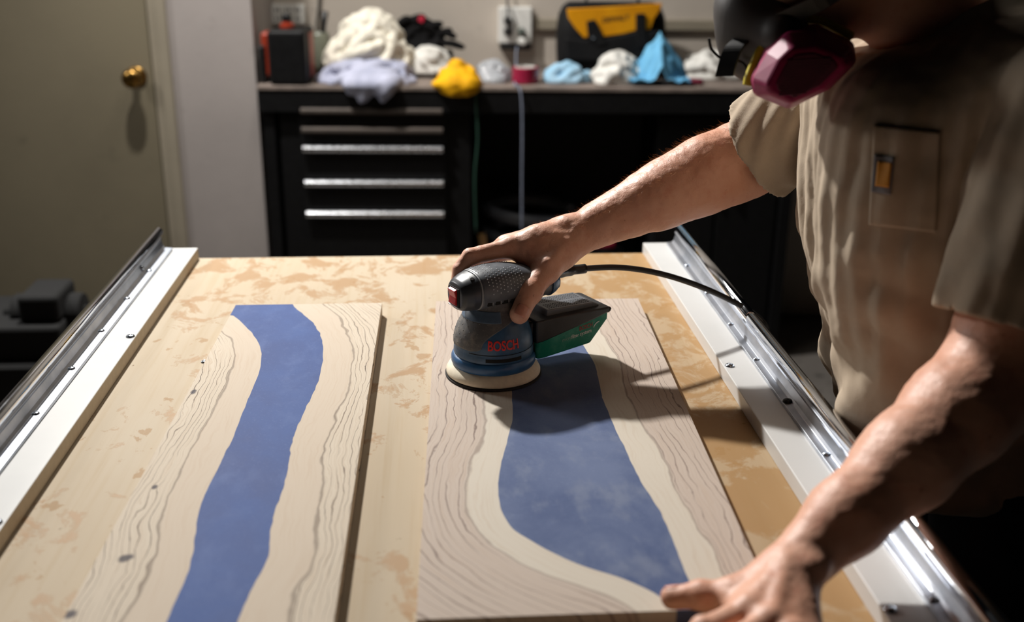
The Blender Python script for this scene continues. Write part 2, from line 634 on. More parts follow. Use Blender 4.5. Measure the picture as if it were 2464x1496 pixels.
# ================================================================== river boards
def m_olive(name, sap, freq, seed, tint, knots=()):
    t = NT(name)
    uv = t.n('ShaderNodeUVMap').outputs[0]
    sep = t.n('ShaderNodeSeparateXYZ', Vector=uv)
    d, v = sep.outputs[0], sep.outputs[1]
    com = t.n('ShaderNodeCombineXYZ', X=t.math('MULTIPLY', d, 26), Y=t.math('MULTIPLY', v, 6.0), Z=seed).outputs[0]
    com2 = t.n('ShaderNodeCombineXYZ', X=t.math('MULTIPLY', d, 55), Y=t.math('MULTIPLY', v, 26.0), Z=seed + 3).outputs[0]
    w1 = t.noise(com, 1.0, 3, 0.5)
    w2 = t.noise(com2, 1.0, 3, 0.5)
    dw = t.math('ADD', d, t.math('ADD', t.math('MULTIPLY', t.math('SUBTRACT', w1, 0.5), 0.030), t.math('MULTIPLY', t.math('SUBTRACT', w2, 0.5), 0.007)))
    heart = t.ss(dw, sap - 0.002, sap + 0.003)
    # contour lines of the warped distance: irregular dark growth rings
    ph = t.math('MULTIPLY', dw, freq)
    com3 = t.n('ShaderNodeCombineXYZ', X=t.math('MULTIPLY', dw, 30), Y=t.math('MULTIPLY', v, 2.0), Z=seed + 9).outputs[0]
    var = t.noise(com3, 1.0, 2)
    ph = t.math('ADD', ph, t.math('MULTIPLY', var, 5.0))
    s1 = t.math('ABSOLUTE', t.math('SINE', ph))
    line = t.math('SUBTRACT', 1.0, t.ss(s1, 0.0, 0.30))
    s2 = t.math('ABSOLUTE', t.math('SINE', t.math('ADD', t.math('MULTIPLY', ph, 2.7), 1.1)))
    line2 = t.math('SUBTRACT', 1.0, t.ss(s2, 0.0, 0.5))
    wav = t.noise(t.n('ShaderNodeCombineXYZ', X=t.math('MULTIPLY', dw, 40), Y=t.math('MULTIPLY', v, 9), Z=seed + 5).outputs[0], 1.0, 3)
    amt = t.math('MULTIPLY', t.math('MULTIPLY', line, heart), t.ss(wav, 0.32, 0.56))
    amt2 = t.math('MULTIPLY', t.math('MULTIPLY', line2, heart), 0.35)
    base = t.mix(heart, lin(*tint[0]), lin(*tint[1]))
    fine = t.noise(t.n('ShaderNodeCombineXYZ', X=t.math('MULTIPLY', dw, 420), Y=t.math('MULTIPLY', v, 10), Z=seed).outputs[0], 1.0, 3)
    base = t.mix(t.math('MULTIPLY', t.ss(fine, 0.45, 0.75), 0.22), base, lin(196, 164, 132))
    edge = t.math('SUBTRACT', 1.0, t.ss(t.math('ABSOLUTE', t.math('SUBTRACT', dw, sap)), 0.0, 0.0022))
    base = t.mix(t.math('MULTIPLY', edge, 0.55), base, lin(*tint[2]))
    base = t.mix(amt2, base, lin(*tint[3]))
    base = t.mix(t.math('MULTIPLY', amt, 0.95), base, lin(*tint[2]))
    kn = t.noise(t.n('ShaderNodeCombineXYZ', X=t.math('MULTIPLY', d, 16), Y=t.math('MULTIPLY', v, 9), Z=seed + 21).outputs[0], 1.0, 4)
    base = t.mix(t.math('MULTIPLY', t.math('MULTIPLY', t.ss(kn, 0.71, 0.76), heart), 0.8), base, lin(66, 62, 74))
    if knots:
        so = t.n('ShaderNodeSeparateXYZ', Vector=t.co())
        wn = t.noise(t.co(), 90, 4, 0.6)
        for kx, ky, ra, rb in knots:
            ex = t.math('DIVIDE', t.math('SUBTRACT', so.outputs[0], kx), ra)
            ey = t.math('DIVIDE', t.math('SUBTRACT', so.outputs[1], ky), rb)
            dd = t.math('SQRT', t.math('ADD', t.math('MULTIPLY', ex, ex), t.math('MULTIPLY', ey, ey)))
            dd = t.math('ADD', dd, t.math('MULTIPLY', t.math('SUBTRACT', wn, 0.5), 1.6))
            base = t.mix(t.math('MULTIPLY', t.math('SUBTRACT', 1.0, t.ss(dd, 0.55, 1.15)), 0.85), base, lin(70, 68, 80))
    t.bump(fine, 0.05, 0.0004)
    base = t.mix(1.0, base, (0.78, 0.78, 0.78, 1.0), 'MULTIPLY')
    return t.out(base, 0.72, Specular_IOR_Level=0.12)


def m_resin(name, c0, c1, c2):
    t = NT(name)
    co = t.co()
    n1 = t.noise(t.mapping(co, (9, 7, 1)), 1.0, 6, 0.62, 0.4)
    n2 = t.noise(t.mapping(co, (30, 16, 1)), 1.0, 5, 0.6)
    n3 = t.noise(co, 420, 3, 0.7)
    col = t.mix(t.ss(n1, 0.32, 0.70), lin(*c0), lin(*c1))
    col = t.mix(t.math('MULTIPLY', t.ss(n2, 0.48, 0.72), 0.55), col, lin(*c2))
    col = t.mix(t.math('MULTIPLY', t.ss(n3, 0.55, 0.8), 0.25), col, lin(150, 166, 206))
    t.bump(n3, 0.06, 0.0004)
    col = t.mix(1.0, col, (0.84, 0.84, 0.84, 1.0), 'MULTIPLY')
    return t.out(col, t.math('ADD', 0.58, t.math('MULTIPLY', n1, 0.2)), Specular_IOR_Level=0.16)


TINT_L = ((224, 208, 188), (228, 214, 194), (98, 82, 72), (190, 166, 142))
TINT_R = ((230, 220, 204), (216, 200, 186), (140, 122, 114), (196, 174, 158))
M_RES_L = m_resin('blue_resin', (60, 82, 138), (76, 100, 156), (90, 112, 164))
M_RES_R = m_resin('dusty_blue_resin', (82, 98, 138), (110, 124, 158), (136, 146, 168))


def dist_poly(p, poly):
    best = 9.0
    for a, b in zip(poly, poly[1:]):
        ab = b - a
        t = max(0.0, min(1.0, (p - a).dot(ab) / max(ab.length_squared, 1e-12)))
        best = min(best, (p - a - ab * t).length)
    return best


def interp(poly, y):
    """x on a polyline that is monotonic in y"""
    pts = sorted(((p.y, p.x) for p in poly))
    if y <= pts[0][0]:
        return pts[0][1]
    for (a, xa), (b, xb) in zip(pts, pts[1:]):
        if y <= b:
            return xa + (xb - xa) * (y - a) / max(b - a, 1e-9)
    return pts[-1][1]


BT = 0.02


def plank(name, fa, fb, y0, y1, edge, mat, parent, nu=14, nv=150):
    """slab between two edge functions x = f(y); UV = (distance to the live edge, y)"""
    bm = BM()
    uvl = bm.loops.layers.uv.new('UVMap')
    top, bot = [], []
    for j in range(nv + 1):
        y = y0 + (y1 - y0) * j / nv
        xa, xb = fa(y), fb(y)
        xb = max(xb, xa + 1e-5)
        top.append([bm.verts.new((xa + (xb - xa) * i / nu, y, TZ + BT)) for i in range(nu + 1)])
        bot.append([bm.verts.new((xa + (xb - xa) * i / nu, y, TZ + 0.0002)) for i in range(nu + 1)])
    for j in range(nv):
        for i in range(nu):
            bm.faces.new((top[j][i], top[j][i + 1], top[j + 1][i + 1], top[j + 1][i]))
            bm.faces.new((bot[j][i], bot[j + 1][i], bot[j + 1][i + 1], bot[j][i + 1]))
        bm.faces.new((top[j][0], top[j + 1][0], bot[j + 1][0], bot[j][0]))
        bm.faces.new((top[j][nu], bot[j][nu], bot[j + 1][nu], top[j + 1][nu]))
    for i in range(nu):
        bm.faces.new((top[0][i], bot[0][i], bot[0][i + 1], top[0][i + 1]))
        bm.faces.new((top[nv][i], top[nv][i + 1], bot[nv][i + 1], bot[nv][i]))
    if edge is not None:
        cache = {}
        for f in bm.faces:
            for l in f.loops:
                c = l.vert.co
                key = (round(c.x, 5), round(c.y, 5))
                if key not in cache:
                    cache[key] = dist_poly(Vector((c.x, c.y)), edge)
                l[uvl].uv = (cache[key] + 0.3 * (TZ + BT - c.z), c.y)
    return obj(name, bm, mat, parent)


def px_poly(pts, ox, oy, s):
    out = []
    for x, y in pts:
        p = atz(ox + x / s, oy + y / s, TZ + BT)
        out.append(Vector((p.x, p.y)))
    return out


def chaikin(p, n=2):
    for _ in range(n):
        q = [p[0]]
        for a, b in zip(p, p[1:]):
            q += [a * 0.75 + b * 0.25, a * 0.25 + b * 0.75]
        p = q + [p[-1]]
    return p


# left board: a narrow blue river
LA, LB = Vector((-0.3040, 1.577)), Vector((-0.0830, 1.570))      # far corners
LYN = 0.70                                                       # near end, out of the picture
fo_l = lambda y: -0.3040 + (y - 1.577) * 0.0165
fo_r = lambda y: -0.0830 + (y - 1.570) * 0.0088
e1 = [(868, 110), (930, 165), (980, 225), (998, 290), (985, 370), (950, 450), (925, 510), (885, 610), (860, 680), (825, 740), (800, 800),
      (760, 870), (725, 950), (705, 1020), (695, 1100), (685, 1190), (665, 1260), (640, 1330), (600, 1410), (565, 1490), (520, 1640)]
e2 = [(1135, 58), (1150, 80), (1190, 110), (1225, 140), (1250, 175), (1268, 215), (1275, 270), (1268, 340), (1248, 420), (1215, 490), (1180, 560),
      (1150, 630), (1128, 690), (1120, 760), (1110, 830), (1090, 900), (1060, 980), (1040, 1050), (1030, 1120), (1032, 1180), (1010, 1240),
      (975, 1300), (940, 1370), (905, 1440), (890, 1490), (850, 1640)]
E1 = chaikin(px_poly(e1, 100, 700, 1.879))
E2 = chaikin(px_poly(e2, 100, 700, 1.879))


def wob(poly, a, f, s):
    """small roughness of a live edge"""
    return [Vector((p.x + a * mnoise.noise(Vector((p.y * f, s, 0))), p.y)) for p in poly]


E1, E2 = wob(E1, 0.0016, 60, 1), wob(E2, 0.0022, 70, 2)
YF = 1.5735
y_in = max(p.y for p in E1)
rb = thing('river_board', 'narrow olive wood board with a deep blue resin river, left on the table', 'board', (-0.19, 1.14, TZ), group='river boards')
f1 = lambda y: interp(E1, y)
f2 = lambda y: interp(E2, y)
plank('wood_slab', fo_l, f1, LYN, y_in, E1, m_olive('olive_wood_a', 0.036, 520, 1.0, TINT_L,
      [(*atz(302, 1342, TZ + BT)[:2], 0.0085, 0.007), (*atz(466, 942, TZ + BT)[:2], 0.004, 0.008), (*atz(165, 1478, TZ + BT)[:2], 0.008, 0.006), (*atz(372, 1172, TZ + BT)[:2], 0.003, 0.006)]), rb)
plank('wood_slab', f2, fo_r, LYN, YF, E2, m_olive('olive_wood_b', 0.040, 480, 4.0, TINT_L), rb)
plank('resin_river', lambda y: f1(y) if y < y_in else fo_l(y), f2, LYN, YF, None, M_RES_L, rb, 4, 220)

# right board: a wide river under the sander
RYN, RYF = 0.772, 1.577
go_l = lambda y: 0.000 + (y - 1.577) * 0.026
go_r = lambda y: 0.3150 + (y - 1.570) * 0.033
g1 = [(430, 38), (440, 120), (450, 200), (460, 300), (468, 380), (473, 455), (476, 520), (478, 570), (462, 640), (440, 720), (420, 800), (408, 880),
      (415, 950), (435, 1020), (480, 1080), (560, 1130), (650, 1180), (760, 1230), (850, 1262), (950, 1290), (1050, 1330), (1120, 1365), (1190, 1420),
      (1270, 1480), (1330, 1540)]
g2 = [(690, 38), (730, 120), (770, 190), (800, 255), (840, 310), (860, 370), (870, 430), (885, 490), (910, 550), (935, 610), (960, 665), (990, 720),
      (1020, 790), (1060, 870), (1110, 940), (1150, 1010), (1180, 1070), (1210, 1150), (1240, 1230), (1280, 1320), (1330, 1430), (1380, 1540)]
G1 = wob(chaikin(px_poly(g1, 980, 700, 1.8795)), 0.001, 50, 3)
G2 = wob(chaikin(px_poly(g2, 980, 700, 1.8795)), 0.0016, 55, 4)
h1 = lambda y: interp(G1, y)
h2 = lambda y: interp(G2, y)
rb2 = thing('river_board', 'wide olive wood board with a dusty blue resin river, under the sander', 'board', (0.15, 1.17, TZ), group='river boards')
plank('wood_slab', go_l, h1, RYN, RYF, G1, m_olive('olive_wood_c', 0.034, 330, 7.0, TINT_R), rb2)
plank('wood_slab', h2, go_r, RYN, RYF, G2, m_olive('olive_wood_d', 0.034, 360, 11.0, TINT_R), rb2)
plank('resin_river', h1, h2, RYN, RYF, None, M_RES_R, rb2, 4, 220)

# ================================================================== random orbit sander
SA = radians(208)                        # direction of the switch end
SPOS = Vector((0.073, 1.295, TZ + BT + 0.0003))
SM = Matrix.Translation(SPOS) @ Matrix.Rotation(SA, 4, 'Z')
M_SBLUE = plain('sander_blue_shell', (56, 90, 122), 0.38, 0, 0.18, 60, 0.05)
M_SBLUE2 = plain('sander_blue_skirt', (48, 94, 140), 0.36, 0, 0.15, 60, 0.05)


def m_rubber():
    t = NT('dusty_grey_rubber')
    n = t.noise(t.co(), 55, 6, 0.65)
    n2 = t.noise(t.co(), 260, 4, 0.6)
    col = t.mix(t.ss(n, 0.42, 0.72), lin(92, 92, 93), lin(136, 130, 122))
    col = t.mix(t.math('MULTIPLY', t.ss(n2, 0.6, 0.8), 0.3), col, lin(128, 120, 108))
    t.bump(n2, 0.15, 0.0006)
    return t.out(col, 0.66)


M_RUB = m_rubber()
M_HEAD = plain('sander_grip_charcoal', (90, 94, 100), 0.40, 0, 0.15, 90, 0.05)
M_CAPB = plain('sander_black_cap', (58, 61, 66), 0.34, 0, 0.12, 80)
M_PAD = plain('cream_foam_pad', (232, 220, 196), 0.75, 0, 0.06, 120, 0.1)
M_DISC = plain('sanding_disc', (44, 40, 38), 0.9, 0, 0.2, 300, 0.3)
M_RED = plain('red_switch', (196, 28, 34), 0.3, 0, 0.08, 60)
M_REDINK = plain('red_print', (228, 48, 42), 0.45, 0, 0.05, 60)
M_REDINK2 = plain('dark_red_print', (150, 44, 44), 0.45, 0, 0.05, 60)
M_WHITEINK = plain('white_print', (214, 226, 222), 0.45, 0, 0.03, 60)
M_GREYINK = plain('pale_green_print', (140, 178, 168), 0.45, 0, 0.03, 60)
M_SEAM = plain('light_grey_seam', (150, 152, 154), 0.4, 0, 0.05, 60)


def m_green():
    t = NT('translucent_green_plastic')
    n = t.noise(t.co(), 70, 5)
    col = t.mix(t.ss(n, 0.4, 0.7), lin(40, 150, 128), lin(84, 170, 150))
    tr = t.n('ShaderNodeBsdfTranslucent', Color=col)
    mx = t.n('ShaderNodeMixShader', i0=0.45)
    t.out(col, 0.22)
    t.t.links.new(t.b.outputs[0], mx.inputs[1])
    t.t.links.new(tr.outputs[0], mx.inputs[2])
    t.t.links.new(mx.outputs[0], t.t.nodes['Material Output'].inputs[0])
    return t.m


M_GREEN = m_green()

sander = thing('orbital_sander', 'blue and charcoal orbital sander with a green dust box, gripped over the wide river board', 'sander', SPOS, SA)


def spart(name, data, mat, parent=None, **kw):
    return obj(name, data, mat, parent or sander, wm=SM, **kw)


bm = BM()
lathe(bm, [(0.060, 0.0), (0.0625, 0.0004), (0.0625, 0.0022), (0.058, 0.003)], 72)
spart('sanding_disc', bm, M_DISC, smooth=False)
bm = BM()
lathe(bm, [(0.0595, 0.003), (0.0612, 0.0045), (0.0612, 0.0075), (0.0585, 0.0125), (0.052, 0.018), (0.03, 0.020)], 72)
spart('foam_pad', bm, M_PAD, smooth=True)

PROF = [(0.050, 0.0155), (0.0530, 0.017), (0.0545, 0.0200), (0.0545, 0.0265), (0.0528, 0.0300), (0.0515, 0.0315)]
bm = BM()
lathe(bm, PROF, 72)
skirt = spart('skirt_ring', bm, M_SBLUE2, smooth=True, bevel=0)

BPROF = [(0.0505, 0.030), (0.0515, 0.034), (0.0512, 0.040), (0.0503, 0.043), (0.0508, 0.0445), (0.0505, 0.052), (0.0490, 0.060), (0.0462, 0.068),
         (0.0420, 0.077), (0.0370, 0.086), (0.0325, 0.0935), (0.0295, 0.100), (0.0280, 0.106), (0.0276, 0.112)]


def body_r(z):
    for (r0, z0), (r1, z1) in zip(BPROF, BPROF[1:]):
        if z <= z1:
            t = max(0, (z - z0) / (z1 - z0))
            return r0 + (r1 - r0) * t
    return BPROF[-1][0]


bm = BM()
lathe(bm, [(body_r(0.030 + 0.082 * i / 40), 0.030 + 0.082 * i / 40) for i in range(41)], 72)
body = spart('motor_housing', bm, M_SBLUE, smooth=True)


def patch(bm, zs, half, off, centre=0.0, n=40):
    """patch of the housing surface, half-width (radians) as a function of z, lifted by off"""
    rows = []
    for z in zs:
        h = half(z)
        rows.append([(centre - h + 2 * h * i / n, z) for i in range(n + 1)])
    grid = [[bm.verts.new(((body_r(z) + off) * cos(a), (body_r(z) + off) * sin(a), z)) for a, z in row] for row in rows]
    inner = [[bm.verts.new(((body_r(z) - 0.001) * cos(a), (body_r(z) - 0.001) * sin(a), z)) for a, z in row] for row in rows]
    m = len(zs)
    for j in range(m - 1):
        for i in range(n):
            bm.faces.new((grid[j][i], grid[j][i + 1], grid[j + 1][i + 1], grid[j + 1][i]))
        bm.faces.new((grid[j][0], grid[j + 1][0], inner[j + 1][0], inner[j][0]))
        bm.faces.new((grid[j][n], inner[j][n], inner[j + 1][n], grid[j + 1][n]))
    for i in range(n):
        bm.faces.new((grid[0][i], inner[0][i], inner[0][i + 1], grid[0][i + 1]))
        bm.faces.new((grid[-1][i], grid[-1][i + 1], inner[-1][i + 1], inner[-1][i]))


def ov_half(z):
    t = (z - 0.047) / (0.0875 - 0.047)
    if t < 0.12:
        return radians(26 + 16 * sqrt(max(0, t / 0.12)))
    if t < 1:
        s = (t - 0.12) / 0.88
        return radians(42 + 70 * s ** 2.1)
    return radians(min(176, 112 + 64 * ((z - 0.0875) / 0.010)))


bm = BM()
patch(bm, [0.047 + 0.058 * i / 36 for i in range(37)], ov_half, 0.0011)
spart('rubber_overmould', bm, M_RUB, smooth=True)
bm = BM()
patch(bm, [0.0825 + 0.013 * i / 6 for i in range(7)], lambda z: radians(62), 0.0020, radians(12))
spart('collar_panel', bm, plain('blue_grey_panel', (84, 102, 122), 0.4, 0, 0.12, 80), smooth=True, bevel=0.0006)
# vent slots of the lower housing, on both sides
for c in (75, -75):
    bm = BM()
    patch(bm, [0.0345, 0.036, 0.0375, 0.039], lambda z: radians(27), 0.0004, radians(c), 16)
    spart('vent_slot', bm, M_DARK)
for c in (90, -90):
    bm = BM()
    patch(bm, [0.0432, 0.0440], lambda z: radians(68), 0.0006, radians(c), 30)
    spart('housing_seam', bm, M_DARK)

# head: loft of superellipse sections along x
HEAD = [(-0.090, 0.009, 0.0120, 0.1120), (-0.087, 0.0125, 0.0165, 0.1125), (-0.075, 0.0170, 0.0225, 0.1135), (-0.055, 0.0210, 0.0280, 0.1165), (-0.030, 0.0245, 0.0310, 0.1195),
        (-0.010, 0.0258, 0.0322, 0.1210), (0.010, 0.0258, 0.0322, 0.1210), (0.028, 0.0248, 0.0305, 0.1200), (0.042, 0.0225, 0.0270, 0.1180), (0.052, 0.0195, 0.0225, 0.1165),
        (0.0565, 0.0165, 0.0185, 0.1155)]


def head_sec(x):
    for a, b in zip(HEAD, HEAD[1:]):
        if x <= b[0]:
            t = (x - a[0]) / (b[0] - a[0])
            t = max(0, min(1, t))
            return [a[k] + (b[k] - a[k]) * t for k in range(1, 4)]
    return list(HEAD[-1][1:])


def head_pt(x, a, off=0.0):
    hh, hw, cz = head_sec(x)
    e = 2 / 2.5
    c, s = cos(a), sin(a)
    yy = (hw + off) * math.copysign(abs(c) ** e, c)
    zz = (hh + off) * math.copysign(abs(s) ** e, s)
    return Vector((x, yy, cz + zz))


def head_loft(bm, xs, off=0.0, n=56, caps=True):
    rings = [[bm.verts.new(head_pt(x, 2 * pi * i / n, off)) for i in range(n)] for x in xs]
    for a, b in zip(rings, rings[1:]):
        for i in range(n):
            bm.faces.new((a[i], b[i], b[(i + 1) % n], a[(i + 1) % n]))
    if caps:
        bm.faces.new(list(reversed(rings[0])))
        bm.faces.new(rings[-1])


bm = BM()
head_loft(bm, [-0.090 + 0.1225 * i / 40 for i in range(41)])
head = spart('grip', bm, M_HEAD, smooth=True)
bm = BM()
head_loft(bm, [0.0335 + 0.023 * i / 16 for i in range(17)])
cap = spart('front_cap', bm, M_CAPB, smooth=True, bevel=0.002)
bm = BM()
head_loft(bm, [0.0322, 0.0336], 0.00025)
spart('seam_line', bm, M_SEAM, head)
# dust-cap hole on the front cap
bm = BM()
pz = head_pt(0.040, radians(62))
lathe(bm, [(0.0028, 0), (0.0028, 0.0008), (0.002, 0.001)], 16, Matrix.Translation(pz + Vector((0, 0, -0.0002))) @ Matrix.Rotation(radians(-28), 4, 'X') @ Matrix.Rotation(radians(14), 4, 'Y'))
spart('cap_hole', bm, M_DARK, cap)
# switch: bezel, red rocker, white frame line
bm = BM()
box(bm, 0.0560, 0.0580, -0.0125, 0.0125, 0.1035, 0.1275)
bez = spart('switch_bezel', bm, M_DARK, cap, bevel=0.0015)
bm = BM()
prism(bm, [(0.0575, 0.105), (0.0612, 0.1065), (0.0596, 0.1155), (0.0622, 0.1245), (0.0575, 0.1262)], -0.0085, 0.0085,
      Matrix(((1, 0, 0, 0), (0, 0, 1, 0), (0, 1, 0, 0), (0, 0, 0, 1))))
spart('rocker_switch', bm, M_RED, cap, bevel=0.0008)
bm = BM()
box(bm, 0.0562, 0.0586, -0.0132, 0.0132, 0.1018, 0.1032)
spart('bezel_lip', bm, plain('white_lip', (220, 220, 220), 0.4), cap, bevel=0.0004)
# dimples of the grip: one scatter of tiny bumps
bm = BM()
for i in range(12):
    for j in range(-6, 15):
        x = 0.0285 - i * 0.0050
        a = radians(90 + (j - 3.5 + 0.5 * (i % 2)) * 9.5)
        if abs(degs := math.degrees(a) - 90) > 92 or x < -0.03:
            continue
        if (x < 0.004 and abs(degs) < 18) or x > 0.030 - 0.00009 * abs(degs):
            continue
        p = head_pt(x, a, 0.0)
        q = head_pt(x, a, 0.001)
        M = Matrix.Translation(p) @ (q - p).to_track_quat('Z', 'Y').to_matrix().to_4x4()
        lathe(bm, [(0.0009, -0.0002), (0.00075, 0.0003), (0.0003, 0.0005)], 8, M)
tag(spart('grip_dimples', bm, plain('dimple_grey', (200, 204, 210), 0.4), head), kind='stuff')
# dots on the rubber
bm = BM()
rnd = random.Random(4)
for i in range(9):
    for j in range(9):
        z = 0.052 + i * 0.0058
        a = radians(-78 + j * 15 + (7 if i % 2 else 0))
        if abs(a) > ov_half(z) - 0.08:
            continue
        r = body_r(z) + 0.0011
        M = Matrix.Translation((r * cos(a), r * sin(a), z)) @ Vector((cos(a), sin(a), 0.3)).to_track_quat('Z', 'Y').to_matrix().to_4x4()
        lathe(bm, [(0.0008, -0.0002), (0.0006, 0.0003), (0.0002, 0.0004)], 6, M)
tag(spart('rubber_dots', bm, plain('dot_grey', (120, 118, 114), 0.5), body), kind='stuff')
# air slots under the grip
for sgn in (1, -1):
    for k in range(6):
        x = 0.022 - 0.0112 * k
        bm = BM()
        hh, hw, cz = head_sec(x)
        a = radians(-27)
        p = head_pt(x, a, 0.0002)
        box(bm, x - 0.0036, x + 0.0036, p.y - 0.0014, p.y + 0.0007, p.z - 0.0024, p.z + 0.0024)
        if sgn < 0:
            for v in bm.verts:
                v.co.y *= -1
        s = spart('air_slot', bm, M_DARK, head)
        bm = BM()
        yy = sgn * (p.y + 0.0004)
        box(bm, x - 0.0040, x - 0.0030, yy - 0.0006, yy + 0.0006, p.z - 0.0018, p.z + 0.0022)
        spart('slot_rib', bm, M_SEAM, head)
# blue rear end below the cord
bm = BM()
head_loft(bm, [-0.0935, -0.0925, -0.086, -0.076], 0.0022, 32)
spart('rear_cap', bm, M_SBLUE, smooth=True, bevel=0.001)


# lettering wrapped round the housing
def wrap_text(body_t, size, width, zc, ac, mat, parent):
    me = text_mesh(body_t, size, bold=size * 0.025, width=width)
    for v in me.vertices:
        z = zc + v.co.y
        a = ac + v.co.x / body_r(zc)
        r = body_r(z) + 0.0009
        v.co = Vector((r * cos(a), r * sin(a), z))
    return spart('lettering', me, mat, parent)


# camera side of the housing: local angle of the view direction is about +72 degrees
wrap_text('BOSCH', 0.0168, 0.0400, 0.0560, radians(74), M_REDINK, body)

# dust box
DB = [(-0.044, 0.030), (-0.062, 0.036), (-0.150, 0.0365), (-0.160, 0.032)]


def box_sec(bm, stations):
    """loft of rectangular sections: x, half width, z0, z1"""
    rings = []
    for x, w, z0, z1 in stations:
        rings.append([bm.verts.new(p) for p in ((x, -w, z0), (x, w, z0), (x, w, z1), (x, -w, z1))])
    for a, b in zip(rings, rings[1:]):
        for k in range(4):
            bm.faces.new((a[k], a[(k + 1) % 4], b[(k + 1) % 4], b[k]))
    bm.faces.new(list(reversed(rings[0])))
    bm.faces.new(rings[-1])


bm = BM()
box_sec(bm, [(-0.040, 0.024, 0.030, 0.068), (-0.050, 0.027, 0.026, 0.073)])
spart('dust_port', bm, M_BLACK, bevel=0.002)
dbox = None
bm = BM()
box_sec(bm, [(-0.046, 0.033, 0.0195, 0.050), (-0.058, 0.0345, 0.0200, 0.051), (-0.130, 0.0345, 0.0260, 0.064), (-0.158, 0.034, 0.056, 0.068)])
dbox = spart('dust_box', bm, M_GREEN, bevel=0.003, seg=3)
bm = BM()
box_sec(bm, [(-0.044, 0.034, 0.042, 0.0725), (-0.054, 0.0362, 0.044, 0.0735), (-0.135, 0.0362, 0.0600, 0.0735), (-0.158, 0.0355, 0.0655, 0.0725), (-0.1625, 0.033, 0.0668, 0.0715)])
lid = spart('dust_box_lid', bm, plain('lid_charcoal', (42, 43, 46), 0.36, 0, 0.2, 50), bevel=0.002, seg=3)
bm = BM()
box_sec(bm, [(-0.066, 0.0245, 0.0715, 0.0815), (-0.069, 0.0245, 0.0715, 0.0815), (-0.140, 0.0245, 0.0715, 0.0790), (-0.150, 0.0235, 0.0715, 0.0745)])
grille = spart('filter_grille', bm, plain('grille_grey', (104, 108, 114), 0.35, 0, 0.1, 90), lid, bevel=0.0012)
bm = BM()
for bank in (-1, 1):
    for i in range(18):
        for j in range(4):
            x = -0.0735 - i * 0.00365
            y = bank * (0.0050 + j * 0.0044)
            z = 0.0815 + (x + 0.069) / (-0.071) * -0.0025
            lathe(bm, [(0.00125, z - 0.0008), (0.00125, z + 0.00012)], 8, Matrix.Translation((x, y, 0)))
tag(spart('grille_holes', bm, M_DARK, lid), kind='stuff')
bm = BM()
lathe(bm, [(0.0030, -0.004), (0.0034, 0), (0.0020, 0.003)], 12, Matrix.Translation((-0.1600, 0.0325, 0.0685)) @ Matrix.Rotation(radians(-60), 4, 'Y'))
spart('latch_pin', bm, M_BLACK, lid)


def flat_text(body_t, size, width, x, z, mat, bold=0.0, shear=0.0):
    """lettering on the near side of the dust box (local +y side, read from there)"""
    me = text_mesh(body_t, size, bold=bold, width=width, shear=shear)
    tilt = 0.10
    for v in me.vertices:
        lx, lz = v.co.x, v.co.y
        X = x - lx * cos(tilt)
        Zz = z + lz + lx * sin(tilt)
        v.co = Vector((X, 0.0350, Zz))
    return spart('lettering', me, mat, dbox)


flat_text('BOSCH', 0.0085, 0.0210, -0.1215, 0.0515, M_REDINK2, 0.0002)
flat_text('micro', 0.0072, 0.0150, -0.0915, 0.0405, M_GREYINK)
flat_text('filter', 0.0074, 0.0125, -0.1045, 0.0420, M_WHITEINK, 0.00012)
flat_text('system', 0.0074, 0.0185, -0.1215, 0.0438, M_WHITEINK, 0.00012)
bm = BM()
pts = []
for k in range(11):
    a = radians(100 + 70 * k / 10)
    pts.append((-0.1370 + 0.0 + 0.011 * cos(a) * -1 - 0.008, 0.0505 + 0.009 * sin(a) - 0.004))
for k, (x, z) in enumerate(pts):
    pass
ribbon(bm, [Vector((x, 0.0350, z)) for x, z in pts], (0.5, 0, 0.85), 0.0016, 0.0002)
spart('swoosh_mark', bm, M_WHITEINK, dbox)

# cord
cp = [SM @ Vector((-0.084, 0.0, 0.1215)), aty(1366, 651, 1.372), aty(1408, 646, 1.383)]
bm = BM()
tube(bm, smooth_path(cp, 6), [0.0085] * 5 + [0.0078] * 3 + [0.0066] * 5, 14)
spart('cord_boot', bm, M_BLACK, None, smooth=True).matrix_world
for o_ in [x for x in COL.objects if x.name.startswith('cord_boot')]:
    WM[o_.name] = Matrix.Identity(4)
    o_.matrix_basis = Matrix.Identity(4)
cpath = [aty(1400, 646.5, 1.381), aty(1480, 643, 1.40), aty(1560, 652, 1.415), aty(1640, 673, 1.425), aty(1720, 704, 1.43), aty(1790, 740, 1.425),
         aty(1832, 772, 1.42), atx(1850, 806, 0.484), Vector((0.492, 1.385, 0.86)), Vector((0.50, 1.40, 0.55)), Vector((0.505, 1.46, 0.2)), Vector((0.51, 1.60, 0.008)), Vector((0.56, 2.3, 0.006))]
bm = BM()
tube(bm, smooth_path(cpath, 10), 0.0042, 12)
o_ = obj('power_cord', bm, M_BLACK, sander, smooth=True)

# ================================================================== modelling with distance fields
import openvdb as vdb

_NT = np.random.RandomState(7).rand(32, 32, 32).astype(np.float32) * 2 - 1


